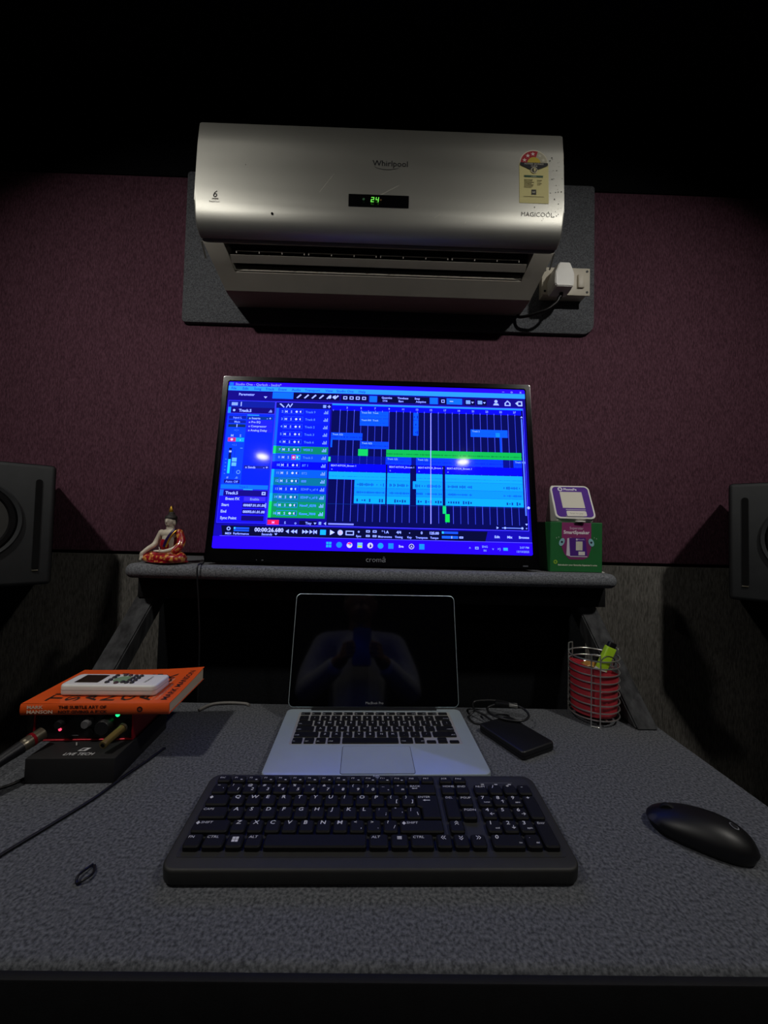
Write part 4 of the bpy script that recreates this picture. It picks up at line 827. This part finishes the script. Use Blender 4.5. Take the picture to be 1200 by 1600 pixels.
def cup():
    bm = bmesh.new(); n = 40; rings = []
    def top(a): return 0.100+0.012*math.cos(a-R(190))
    for r, zf in ((0.0390, 0.0142), (0.0408, 0.016), (0.0434, None), (0.0420, None), (0.0395, 0.018)):
        rings.append([bm.verts.new((r*math.cos(2*math.pi*i/n), r*math.sin(2*math.pi*i/n), zf if zf else top(2*math.pi*i/n))) for i in range(n)])
    for a, b in zip(rings, rings[1:]):
        for i in range(n): bm.faces.new((a[i], a[(i+1) % n], b[(i+1) % n], b[i]))
    bm.faces.new(rings[0]); bm.faces.new(rings[-1]); return from_bm(bm)
link('inner_cup', cup(), M['redcup'], ph)
M['lime'] = mat('lime_plastic', '#a8d32a', 0.4, var=0.08, vscale=40)
M['tape'] = mat('brown_tape', '#9a6a2c', 0.35, var=0.15, vscale=40, coat=0.3)
hl = thing('highlighter_pen', 'lime green flat highlighter leaning out of the wire pen holder', 'marker', (PX-0.020, PY-0.012, DZ+0.036), (R(6), R(22), R(10)))
link('barrel', prism(rrect(0.021, 0.012, 0.003, 4), 0.0, 0.116, 0.0015, 2, both=True), M['lime'], hl)
link('end_plug', prism(rrect(0.0165, 0.009, 0.003, 4), 0.116, 0.126, 0.0015, 2), M['black'], hl)
link('pale_collar', prism(rrect(0.0215, 0.0125, 0.003, 4), 0.060, 0.070), M['white'], hl)
tp = thing('tape_roll', 'small roll of brown adhesive tape resting inside the red cup', 'tape roll', (PX-0.012, PY-0.006, DZ+0.090), (R(62), R(12), 0))
link('roll', lathe([(0.0125, -0.008), (0.0215, -0.008), (0.0215, 0.008), (0.0125, 0.008), (0.0125, -0.008)], 36, cap=False), M['tape'], tp)
link('core', lathe([(0.0108, -0.0082), (0.0124, -0.0082), (0.0124, 0.0082), (0.0108, 0.0082), (0.0108, -0.0082)], 36, cap=False), mat('tape_core', '#c8b27a', 0.6), tp)
thing('wire_loop', 'thin black wire loop hooked over the pen holder rim', 'wire', me=tube([(PX-0.005, PY-0.035, DZ+0.105), (PX-0.004, PY-0.034, DZ+0.121), (PX+0.010, PY-0.030, DZ+0.129), (PX+0.026, PY-0.026, DZ+0.123), (PX+0.031, PY-0.016, DZ+0.108)], 0.0011, 6), m=M['black'])
thing('pink_eraser', 'faded pink rubber scrap poking out of the red cup', 'eraser', (PX+0.018, PY-0.028, DZ+0.083), (R(20), R(25), R(30)), me=rbox(0.014, 0.007, 0.022, 0.002), m=mat('pink_rubber', '#c25a62', 0.7, var=0.1))

# ------------------------------------------------------------------ power box, audio interface, book, remote
lt = thing('power_supply_box', 'flat black LIVE TECH box underneath the red audio interface', 'box', (-0.4215, 0.572, DZ+0.0004), (0, 0, R(2.5)))
M['ltbox'] = mat('black_card', '#131314', 0.6, var=0.15, vscale=60, bump=0.05, bscale=600)
link('case', boxes([(-0.0605, 0.0605, 0, 0.150, 0, 0.0345)], 0.0012), M['ltbox'], lt)
P = Print(lambda x, y, l: (x, y, 0.0348)); P.text('LIVE TECH', 0.004, 0.0075, 0.0088, '#cfcfd2', align='C', shear=.15, bold=.01)
P.poly([(-0.003, 0.018), (0.008, 0.018), (0.0115, 0.026), (0.0005, 0.026)], '#cfcfd2'); link('lettering', P.mesh(), M['print'], lt)
P = Print(lambda x, y, l: (x, y, 0.0349)); P.poly([(-0.0005, 0.0196), (0.0045, 0.0196), (0.0068, 0.0246), (0.0017, 0.0246)], '#131314'); link('emblem_gap', P.mesh(), M['print'], lt)
ai = thing('audio_interface', 'red audio interface with black front knobs under the orange book', 'audio interface', (-0.4365, 0.6155, DZ+0.0353), (0, 0, R(3.5)))
M['redmetal'] = mat('red_anodised', '#9c1222', 0.35, metal=0.5, var=0.06, vscale=30)
IW, ID, IH = 0.1435, 0.100, 0.0425
link('shell', boxes([(-IW/2, IW/2, 0, ID, IH-.0025, IH), (-IW/2, IW/2, 0, ID, 0, .0025), (-IW/2, -IW/2+.0025, 0, ID, 0.0025, IH-.0025), (IW/2-.0025, IW/2, 0, ID, 0.0025, IH-.0025)], 0.0006, 1), M['redmetal'], ai)
link('front_panel', boxes([(-IW/2+.0026, IW/2-.0026, 0.0025, ID-.002, 0.0026, IH-.0026)], 0.0005, 1), M['black'], ai)
def knob(name, x, z, r, m, parent, d=0.013):
    k = link(name, lathe([(r*1.05, 0), (r*1.05, 0.002), (r, 0.003), (r*0.92, d-.001), (r*0.85, d)], 24, 'Y'), m, parent, (x, 0.0027, z)); return k
knob('gain_knob', -0.030, 0.0285, 0.0062, M['black'], ai); link('pointer', boxes([(-0.0006, 0.0006, -0.0137, -0.0128, 0.001, 0.005)]), M['white'], ai.children[-1])
knob('gain_knob', 0.0075, 0.0285, 0.0062, mat('grey_rubber', '#5b5a5c', 0.6), ai)
knob('monitor_knob', 0.033, 0.024, 0.0115, M['black'], ai, 0.015)
link('jack_socket', lathe([(0.0065, 0), (0.0065, 0.002), (0.0032, 0.0022)], 20, 'Y'), M['black'], ai, (0.0075, 0.0027, 0.012))
for k_, a_ in (('r', (0.020, 0.0145, 0.027, 0.0158, '#c9c9cc')), ('r', (0.034, 0.037, 0.044, 0.0385, '#6d6d70')), ('d', (0.037, 0.030, 0.0011, '#d8dada')), ('d', (0.031, 0.033, 0.0011, '#d8dada')), ('r', (-0.018, 0.007, -0.008, 0.008, '#808084'))):
    P = Print(lambda x, z, l: (x, 0.0022, z)); (P.rect if k_ == 'r' else P.disc)(*a_); link('panel_mark', P.mesh(), M['print'], ai)
M['led_g'] = mat('green_led', '#0f5a30', 0.4, emit='#18e070', estr=2.5); M['led_r'] = mat('red_led', '#5a0f18', 0.4, emit='#ff4060', estr=2.0)
link('status_light', lathe([(0.0030, 0), (0.0030, 0.0008), (0.0018, 0.0013)], 12, 'Y'), M['led_g'], ai, (0.0475, 0.0024, 0.0375))
link('status_light', lathe([(0.0022, 0), (0.0022, 0.0008), (0.0014, 0.0012)], 12, 'Y'), M['led_r'], ai, (-0.0345, 0.0024, 0.0165))
# plugs and leads in the interface
M['worn_metal'] = mat('worn_nickel', '#8c8574', 0.35, metal=0.9, var=0.1, vscale=60)
xl = thing('microphone_lead', 'black microphone lead with metal connector plugged into the audio interface', 'cable')
link('connector', tube([(-0.486, 0.602, 0.803), (-0.490, 0.588, 0.800), (-0.4935, 0.576, 0.797)], 0.0088, 16, rad=lambda t: 0.0092 if t < .85 else 0.0086), M['worn_metal'], xl)
link('connector_ring', tube([(-0.4895, 0.5905, 0.8005), (-0.4905, 0.587, 0.800)], 0.0098, 16), M['redmetal'], xl)
link('boot', tube([(-0.4935, 0.576, 0.797), (-0.501, 0.554, 0.791), (-0.512, 0.524, 0.781), (-0.520, 0.508, 0.775)], 0.0085, 14, rad=lambda t: 0.0092-0.0045*t), M['black'], xl)
link('wire', tube([(-0.520, 0.508, 0.775), (-0.538, 0.480, 0.767), (-0.566, 0.448, 0.758), (-0.588, 0.425, 0.70), (-0.60, 0.41, 0.5), (-0.60, 0.41, 0.15), (-0.62, 0.44, 0.005), (-0.70, 0.5, 0.0045)], 0.0036, 10), M['black'], xl)
jk = thing('instrument_jack', 'small brass jack plug in the right of the audio interface', 'plug')
link('sleeve', tube([(-0.3775, 0.614, 0.806), (-0.382, 0.592, 0.801), (-0.3835, 0.581, 0.7985)], 0.0055, 14), mat('dull_brass', '#8f7c48', 0.4, metal=0.6, var=0.1), jk)
link('tip_collar', tube([(-0.377, 0.6168, 0.8065), (-0.3775, 0.614, 0.806)], 0.0068, 14), M['worn_metal'], jk)
link('cord_hole', tube([(-0.3835, 0.5815, 0.7986), (-0.38365, 0.5805, 0.7983)], 0.003, 10), M['dark'], jk)
# book
bk = thing('orange_book', 'orange paperback book lying on the audio interface under a remote', 'book', (-0.414, 0.607, DZ+0.0353+IH+0.0006), (0, 0, R(3.0)))
M['orange'] = mat('orange_cover', '#e2571c', 0.42, var=0.06, vscale=25, coat=0.15)
M['paper'] = mat('page_edges', '#cbb894', 0.85, var=0.1, vscale=160, stretch=(0.05, 0.05, 6), bump=0.3, bscale=100)
BW, BD, BT = 0.212, 0.138, 0.0165
def curl(x, y): return 0.006*max(0, (x/BW+.5))**3*max(0, (y/BD))**2
def sheet(z, th, n=10, lift=1.0, inset=0.0):
    bm = bmesh.new(); g = {}
    for s in (0, 1):
        for i in range(n+1):
            for j in range(n+1):
                x = -BW/2+inset+(BW-2*inset)*i/n; y = 0.001+(BD-0.001-inset)*j/n
                g[s, i, j] = bm.verts.new((x, y, z+s*th+lift*curl(x, y)))
    for i in range(n):
        for j in range(n):
            bm.faces.new((g[1, i, j], g[1, i+1, j], g[1, i+1, j+1], g[1, i, j+1])); bm.faces.new((g[0, i, j], g[0, i, j+1], g[0, i+1, j+1], g[0, i+1, j]))
    for i in range(n):
        bm.faces.new((g[0, i, 0], g[0, i+1, 0], g[1, i+1, 0], g[1, i, 0])); bm.faces.new((g[0, i, n], g[1, i, n], g[1, i+1, n], g[0, i+1, n]))
        bm.faces.new((g[0, 0, i], g[1, 0, i], g[1, 0, i+1], g[0, 0, i+1])); bm.faces.new((g[0, n, i], g[0, n, i+1], g[1, n, i+1], g[1, n, i]))
    return from_bm(bm)
link('front_cover', sheet(BT-0.0006, 0.0006), M['orange'], bk)
link('back_cover', sheet(0.0, 0.0006, lift=0), M['orange'], bk)
link('spine', extrude_x([(0.0012, 0.0), (-0.0004, 0.003), (-0.0008, BT/2), (-0.0004, BT-.003), (0.0012, BT), (0.0020, BT), (0.0020, 0)], -BW/2, BW/2), M['orange'], bk)
def pages():
    bm = bmesh.new(); n = 8; g = {}
    for s in (0, 1):
        for i in range(n+1):
            for j in range(n+1):
                x = -BW/2+.002+(BW-.0036)*i/n; y = 0.003+(BD-.0045)*j/n; g[s, i, j] = bm.verts.new((x, y, 0.0007 if s == 0 else BT-.0008+0.55*curl(x, y)))
    for i in range(n):
        for j in range(n):
            bm.faces.new((g[1, i, j], g[1, i+1, j], g[1, i+1, j+1], g[1, i, j+1])); bm.faces.new((g[0, i, j], g[0, i, j+1], g[0, i+1, j+1], g[0, i+1, j]))
    for i in range(n):
        bm.faces.new((g[0, i, 0], g[0, i+1, 0], g[1, i+1, 0], g[1, i, 0])); bm.faces.new((g[0, i, n], g[1, i, n], g[1, i+1, n], g[0, i+1, n]))
        bm.faces.new((g[0, 0, i], g[1, 0, i], g[1, 0, i+1], g[0, 0, i+1])); bm.faces.new((g[0, n, i], g[0, n, i+1], g[1, n, i+1], g[1, n, i]))
    return from_bm(bm)
link('pages', pages(), M['paper'], bk)
P = Print(lambda x, y, l: (x, y, BT+0.0003+curl(x, y)))
for i, s in enumerate(('THE', 'SUBTLE', 'ART OF', 'NOT', 'GIVING', 'A F*CK')):
    P.text(s, -0.0615+i*0.0265, 0.010, 0.0275, '#1d1410', bold=.02, rot=R(90), wide=1.15)
P.text('MARK MANSON', 0.0965, 0.012, 0.0135, '#1d1410', bold=.02, rot=R(90), wide=1.15)
for i, s in enumerate(('A COUNTERINTUITIVE APPROACH', 'TO LIVING A GOOD LIFE')): P.text(s, 0.0745+i*.0075, 0.012, 0.0052, '#f0c8a0', rot=R(90))
link('cover_print', P.mesh(), M['print'], bk)
P = Print(lambda x, z, l: (x, -0.0011-l*.0001, z))
P.text('MARK', -0.096, 0.0098, 0.0066, '#e6c9b0', bold=.03, wide=1.25); P.text('MANSON', -0.096, 0.0030, 0.0066, '#e6c9b0', bold=.03, wide=1.3); P.text('THE SUBTLE ART OF', -0.052, 0.0098, 0.0062, '#2a120a', bold=.03, wide=1.2); P.text('NOT GIVING A F*CK', -0.052, 0.0030, 0.0062, '#2a120a', bold=.03, wide=1.2)
P.disc(0.064, 0.0082, 0.0042, '#2a120a', 0); P.disc(0.064, 0.0082, 0.0022, '#8f3412', 1); link('spine_print', P.mesh(), M['print'], bk)
# remote control
rm = thing('remote_control', 'white air conditioner remote control lying on the orange book', 'remote', (-0.414, 0.654, bk.location.z+BT+0.0012), (0, 0, R(1.5)))
link('case', prism(rrect(0.146, 0.0485, 0.008, 6), 0, 0.0165, 0.003, 3, both=True), M['white'], rm)
link('seam', prism(rrect(0.1464, 0.0489, 0.008, 6), 0.0085, 0.0091), mat('seam_grey', '#a8a49c', 0.6), rm)
link('lcd_window', prism(rrect(0.036, 0.031, 0.001, 2, -0.0395, 0.002), 0.0160, 0.0168), mat('dark_lcd', '#2a2118', 0.3), rm)
M['btn'] = mat('dark_rubber_button', '#2b2627', 0.55); M['btn_g'] = mat('green_rubber_button', '#7d9a76', 0.5); M['btn_p'] = mat('plum_rubber_button', '#4a2c30', 0.5)
bm_b = lathe([(0.0034, 0), (0.0034, 0.0018), (0.0026, 0.0026)], 14)
link('button_pad', prism([(0.0085+0.0125*math.cos(R(a)), 0.0+0.0125*math.sin(R(a))) for a in range(0, 360, 15)], 0.0162, 0.0171), M['btn_g'], rm)
for i, (x, y, m_) in enumerate([(-0.0075, 0.014, 'btn'), (-0.0075, 0.006, 'btn'), (-0.0075, -0.004, 'btn'), (-0.0075, -0.013, 'btn'), (0.004, 0.017, 'btn_p'), (0.013, 0.015, 'btn_p'), (0.0075, -0.015, 'btn_p'), (0.016, -0.012, 'btn'),
                                (0.023, 0.013, 'btn'), (0.023, 0.004, 'btn'), (0.023, -0.005, 'btn'), (0.023, -0.014, 'btn'), (0.0315, 0.013, 'btn'), (0.0315, 0.004, 'btn'), (0.0315, -0.005, 'btn'), (0.0315, -0.014, 'btn')]):
    me = bm_b.copy(); link('button', me, M[m_], rm, (x, y, 0.0162))
P = Print(lambda x, y, l: (x, y, 0.0167)); P.text('Whirlpool', 0.052, -0.012, 0.006, '#4a4a4c', rot=R(90)); link('lettering', P.mesh(), M['print'], rm)

# ------------------------------------------------------------------ loose cables
thing('thin_cable', 'thin black cable crossing the felt at the left desk corner', 'cable', me=tube([(-0.336, 0.66, DZ+.0022), (-0.346, 0.62, DZ+.0022), (-0.356, 0.583, DZ+.0022), (-0.364, 0.545, DZ+.0022), (-0.3735, 0.518, DZ+.0022), (-0.387, 0.485, DZ+.0022), (-0.402, 0.448, DZ+.0022), (-0.415, 0.41, DZ+.0022), (-0.43, 0.355, DZ+.0022), (-0.436, 0.338, DZ+.0015), (-0.438, 0.331, DZ-.012), (-0.44, 0.329, DZ-.06), (-0.44, 0.328, DZ-.3)], 0.0020, 8), m=M['black'])
thing('desk_edge_cable', 'black cable running under the left side of the black box', 'cable', me=tube([(-0.487, 0.585, DZ+.0022), (-0.494, 0.568, DZ+.0022), (-0.506, 0.556, DZ+.0022), (-0.525, 0.548, DZ+.0022), (-0.550, 0.545, DZ+.0022), (-0.5585, 0.544, DZ+.0022), (-0.5640, 0.542, DZ-.005), (-0.566, 0.54, DZ-.05), (-0.566, 0.54, DZ-.3)], 0.0020, 8), m=M['black'])
thing('grey_cable', 'grey cable curving out behind the orange book', 'cable', me=tube([(-0.34, 0.79, DZ+.003), (-0.325, 0.815, DZ+.0035), (-0.295, 0.822, DZ+.004), (-0.262, 0.822, DZ+.003), (-0.25, 0.815, DZ+.003)], 0.0028, 8), m=mat('grey_cable_jacket', '#6d6a66', 0.5))
thing('television_cable', 'thin dark cable hanging from television over the shelf front', 'cable', me=tube([(-0.372, 0.93, 1.085), (-0.376, 0.90, 1.05), (-0.378, 0.872, SZ+.0032), (-0.378, 0.855, SZ+.0030), (-0.378, 0.845, SZ-.002), (-0.377, 0.8435, 1.00), (-0.372, 0.843, 0.95), (-0.368, 0.845, 0.88), (-0.365, 0.843, 0.76), (-0.365, 0.842, 0.70), (-0.365, 0.842, 0.60)], 0.0017, 8), m=M['black'])
for pts in ([(-0.41, 0.93, SZ+.020), (-0.395, 0.905, SZ+.014), (-0.381, 0.888, SZ+.018)], [(-0.41, 0.93, SZ+.006), (-0.394, 0.903, SZ+.010), (-0.381, 0.888, SZ+.004)]): pass
thing('lead_bundle', 'thin dark leads between the figurine and the television', 'cable', me=tube([(-0.405, 0.95, SZ+.003), (-0.40, 0.925, SZ+.012), (-0.388, 0.91, SZ+.017), (-0.381, 0.925, SZ+.009), (-0.392, 0.915, SZ+.0045), (-0.405, 0.93, SZ+.0035)], 0.0013, 6), m=M['black'])
thing('corner_cable', 'thin dark green cable hanging past the right desk side', 'cable', me=tube([(0.60, 0.60, 0.80), (0.598, 0.585, 0.76), (0.588, 0.572, 0.72), (0.58, 0.565, 0.65), (0.58, 0.56, 0.4), (0.585, 0.56, 0.02), (0.62, 0.6, 0.004)], 0.0018, 6), m=mat('green_cable_jacket', '#1c4a40', 0.5))
thing('black_scrap', 'tiny black looped scrap lying on the felt left of the keyboard', 'scrap', me=tube([(-0.2955, 0.441, DZ+.0014), (-0.2965, 0.434, DZ+.003), (-0.2985, 0.424, DZ+.004), (-0.2945, 0.4175, DZ+.002), (-0.2885, 0.421, DZ+.004), (-0.2865, 0.429, DZ+.003), (-0.2925, 0.4395, DZ+.0018)], 0.0013, 6), m=M['black'])

# ------------------------------------------------------------------ studio monitors on stands
M['spk'] = mat('charcoal_speaker_baffle', '#303234', 0.55, var=0.1, vscale=40, bump=0.1, bscale=700)
M['cone'] = mat('grey_cone', '#3a3a38', 0.5, var=0.1, vscale=30)
SL, SHT, SD = 0.395, 0.286, 0.235
def speaker(sgn, x, y, z, label, slabel, rot):
    # local frame: x runs from inner end outwards (sgn), -y faces the listener
    t = thing('studio_monitor', label, 'speaker', (x, y, z), (0, 0, R(rot)), group='studio monitors')
    s = sgn
    link('cabinet', boxes([(min(0, s*SL), max(0, s*SL), 0.012, SD, 0, SHT)], 0.006), M['black'], t)
    baf = link('baffle', boxes([(min(0, s*SL), max(0, s*SL), 0, 0.014, 0, SHT)], 0.009, 3), M['spk'], t)
    link('port_slot', prism(rrect(0.0125, 0.215, 0.006, 5, s*0.030, SHT/2), -0.0005, 0.0012), M['dark'], t, (0, -0.0005, 0), (R(90), 0, 0))
    for zz in (SHT/2-0.108,): link('slot_tip', boxes([(s*0.030-.006, s*0.030+.006, -0.003, -0.0005, zz-.002, zz+.001)], 0.0006), M['worn_metal'], t)
    wx, wz, wr = s*0.150, SHT/2+0.008, 0.096
    link('woofer_ring', lathe([(wr-.010, 0.0), (wr, 0.0), (wr, 0.003), (wr-.003, 0.006), (wr-.010, 0.004), (wr-.010, 0)], 56, 'Y', cap=False), M['spk'], t, (wx, 0, wz))
    link('woofer_surround', lathe([(wr-.010, 0.0006), (wr-.014, 0.0062), (wr-.022, 0.0062), (wr-.026, 0.0006)], 56, 'Y', cap=False), M['dark'], t, (wx, 0, wz))
    link('woofer_cone', lathe([(wr-.025, 0.0008), (wr-.03, 0.0006), (0.03, 0.0004), (0.026, 0.004), (0.014, 0.009), (0.001, 0.0105)], 56, 'Y'), M['cone'], t, (wx, 0, wz))
    link('tweeter_plate', prism(rrect(0.085, 0.11, 0.02, 6, s*0.320, SHT/2), -0.0005, 0.003, 0.001), M['black'], t, (0, -0.0005, 0), (R(90), 0, 0))
    link('tweeter_dome', lathe([(0.02, 0.0035), (0.015, 0.006), (0.013, 0.009), (0.006, 0.0115), (0.0005, 0.012)], 28, 'Y'), M['cone'], t, (s*0.320, 0, SHT/2))
    c = Matrix.Rotation(R(rot), 3, 'Z') @ Vector((s*SL*0.55, SD*0.55, 0))
    q = thing('monitor_stand', slabel, 'speaker stand', (x+c.x, y+c.y, 0), (0, 0, R(rot)), group='studio monitor stands')
    link('top_plate', boxes([(-0.11, 0.11, -0.09, 0.09, z-0.0105, z-0.0005)], 0.002), M['black_matte'], q)
    link('column', boxes([(-0.035, 0.035, -0.025, 0.025, 0.018, z-0.0105)], 0.004), M['black_matte'], q)
    link('floor_plate', boxes([(-0.15, 0.15, -0.13, 0.13, 0.0005, 0.018)], 0.003), M['black_matte'], q)
speaker(1, 0.872, 0.975, 0.960, 'black studio monitor at the right edge turned towards the desk', 'black stand under the right studio monitor', -42)
speaker(-1, -0.787, 0.975, 0.960, 'black studio monitor at the left edge with its grey woofer in view', 'black stand under the left studio monitor', 42)

# ------------------------------------------------------------------ the photographer, seen only mirrored in the laptop screen
M['skin'] = mat('brown_skin', '#7a5340', 0.55, var=0.08, vscale=40)
M['shirt'] = mat('grey_knit_shirt', '#b4b6b9', 0.9, var=0.1, vscale=60, bump=0.3, bscale=300)
M['jeans'] = mat('dark_trousers', '#1c2028', 0.9, var=0.15, vscale=80)
ps = thing('person', 'person in grey long-sleeved shirt holding a phone, mirrored in the laptop', 'person', (0.005, -0.36, 0.0))
def PT(x, y, z): return (x, y+0.36, z)
bs = [('c', [PT(0, -.40, .68), PT(0, -.38, .85), PT(0, -.36, 1.05), PT(0, -.355, 1.17)], [.125, .115, .125, .11]),
      ('c', [PT(-.15, -.35, 1.215), PT(0, -.36, 1.225), PT(.15, -.35, 1.215)], [.055, .065, .055]),
      ('c', [PT(0, -.355, 1.22), PT(0, -.335, 1.33)], [.058, .052]),
      ('e', PT(0, -.315, 1.415), (.074, .092, .108), (0, 0, 0)), ('e', PT(0, -.275, 1.355), (.048, .055, .045), (0, 0, 0)),
      ('e', PT(0, -.222, 1.395), (.012, .018, .022), (0, 0, 0)), ('e', PT(.076, -.315, 1.405), (.010, .020, .032), (0, 0, 0)), ('e', PT(-.076, -.315, 1.405), (.010, .020, .032), (0, 0, 0)), ('e', PT(0, -.223, 1.352), (.022, .008, .007), (0, 0, 0))]
for sg in (-1, 1):
    bs += [('c', [PT(sg*.165, -.35, 1.21), PT(sg*.215, -.315, 1.08), PT(sg*.225, -.28, 1.0)], [.052, .044, .040]),
           ('c', [PT(sg*.225, -.28, 1.0), PT(sg*.15, -.16, 1.035), PT(sg*.082, -.062, 1.075)], [.040, .036, .027]),
           ('e', PT(sg*.066, -.040, 1.096), (.020, .030, .038), (0, 0, sg*.3)),
           ('c', [PT(sg*.070, -.048, 1.120), PT(sg*.050, -.046, 1.138), PT(sg*.032, -.040, 1.146)], [.0105, .0095, .0085]),
           ('c', [PT(sg*.09, -.39, .66), PT(sg*.12, -.15, .665), PT(sg*.125, .06, .63)], [.085, .075, .058]),
           ('c', [PT(sg*.125, .06, .63), PT(sg*.125, .09, .36), PT(sg*.125, .07, .09)], [.055, .050, .036]),
           ('c', [PT(sg*.125, .06, .045), PT(sg*.13, .18, .035)], [.040, .030])]
    for q, (z, l) in enumerate(((1.125, .020), (1.108, .024), (1.090, .022), (1.073, .016))):
        bs.append(('c', [PT(sg*.072, -.026, z), PT(sg*.060, -.0125, z+.003), PT(sg*(.056-l), -.0125, z+.006)], [.0092, .0085, .0075]))
link('body', blob(bs, .0046, 3), M['skin'], ps)
sl = [('c', [PT(0, -.40, .64), PT(0, -.38, .85), PT(0, -.36, 1.05), PT(0, -.355, 1.17)], [.140, .130, .138, .122]), ('c', [PT(-.15, -.35, 1.215), PT(0, -.36, 1.225), PT(.15, -.35, 1.215)], [.066, .072, .066])]
for sg in (-1, 1):
    sl += [('c', [PT(sg*.165, -.35, 1.21), PT(sg*.215, -.315, 1.08), PT(sg*.225, -.28, 1.0)], [.064, .056, .052]), ('c', [PT(sg*.225, -.28, 1.0), PT(sg*.165, -.185, 1.027), PT(sg*.11, -.10, 1.055)], [.052, .047, .040])]
link('shirt', blob(sl, .010, 4), M['shirt'], ps)
tl = [('c', [PT(-.06, -.40, .665), PT(.06, -.40, .665)], [.125, .125])]
for sg in (-1, 1): tl += [('c', [PT(sg*.09, -.39, .665), PT(sg*.12, -.15, .665), PT(sg*.125, .06, .63)], [.10, .090, .072]), ('c', [PT(sg*.125, .06, .63), PT(sg*.125, .09, .36), PT(sg*.125, .075, .12)], [.070, .066, .056])]
link('trousers', blob(tl, .012, 3), M['jeans'], ps)
for sg in (-1, 1): link('shoe', blob([('c', [PT(sg*.125, .04, .046), PT(sg*.13, .19, .038)], [.046, .036])], .006, 3), M['black'], ps)
link('hair', blob([('e', PT(0, -.330, 1.448), (.083, .094, .088), (0, 0, 0)), ('e', PT(0, -.365, 1.40), (.078, .060, .07), (0, 0, 0))], .006, 3), M['hair'], ps)
pf = thing('smartphone', 'blue smartphone held up in front of the person mirrored in the laptop', 'phone', (0.004, -0.022, 1.118))
link('case', prism(rrect(0.074, 0.152, 0.011, 6), -0.004, 0.004, 0.0015, 2, both=True), mat('blue_phone_glass', '#2c4a86', 0.25), pf, (0, 0, 0), (R(90), 0, 0))
link('camera_bump', prism(rrect(0.030, 0.030, 0.008, 5, 0, 0.055), 0.004, 0.0055, 0.0006, 2), M['gloss_black'], pf, (0, 0, 0), (R(90), 0, 0))
ch = thing('swivel_chair', 'black swivel chair under the person behind the desk', 'chair', (0.005, -0.42, 0))
link('seat', prism(rrect(0.48, 0.46, 0.08, 6, 0, 0.06), 0.49, 0.553, 0.02, 3, both=True), M['black_matte'], ch)
link('backrest', prism(rrect(0.42, 0.50, 0.08, 6), 0, 0.05, 0.02, 3, both=True), M['black_matte'], ch, (0, -0.175, 0.90), (R(84), 0, 0))
link('back_bracket', tube([(0, -0.06, 0.45), (0, -0.18, 0.44), (0, -0.245, 0.52), (0, -0.235, 0.75)], 0.02, 10), M['black'], ch)
link('gas_column', lathe([(0.03, 0.09), (0.03, 0.25), (0.02, 0.26), (0.02, 0.49)], 20), M['black'], ch)
for k in range(5):
    a = R(72*k+90); link('base_arm', tube([(0, 0, 0.10), (0.13*math.cos(a), 0.13*math.sin(a), 0.095), (0.27*math.cos(a), 0.27*math.sin(a), 0.07)], 0.018, 10), M['black'], ch)
    link('caster', lathe([(0.012, -0.018), (0.028, -0.016), (0.028, 0.016), (0.012, 0.018)], 18, 'Y'), M['black_matte'], ch, (0.27*math.cos(a), 0.27*math.sin(a), 0.0285), (0, 0, a))
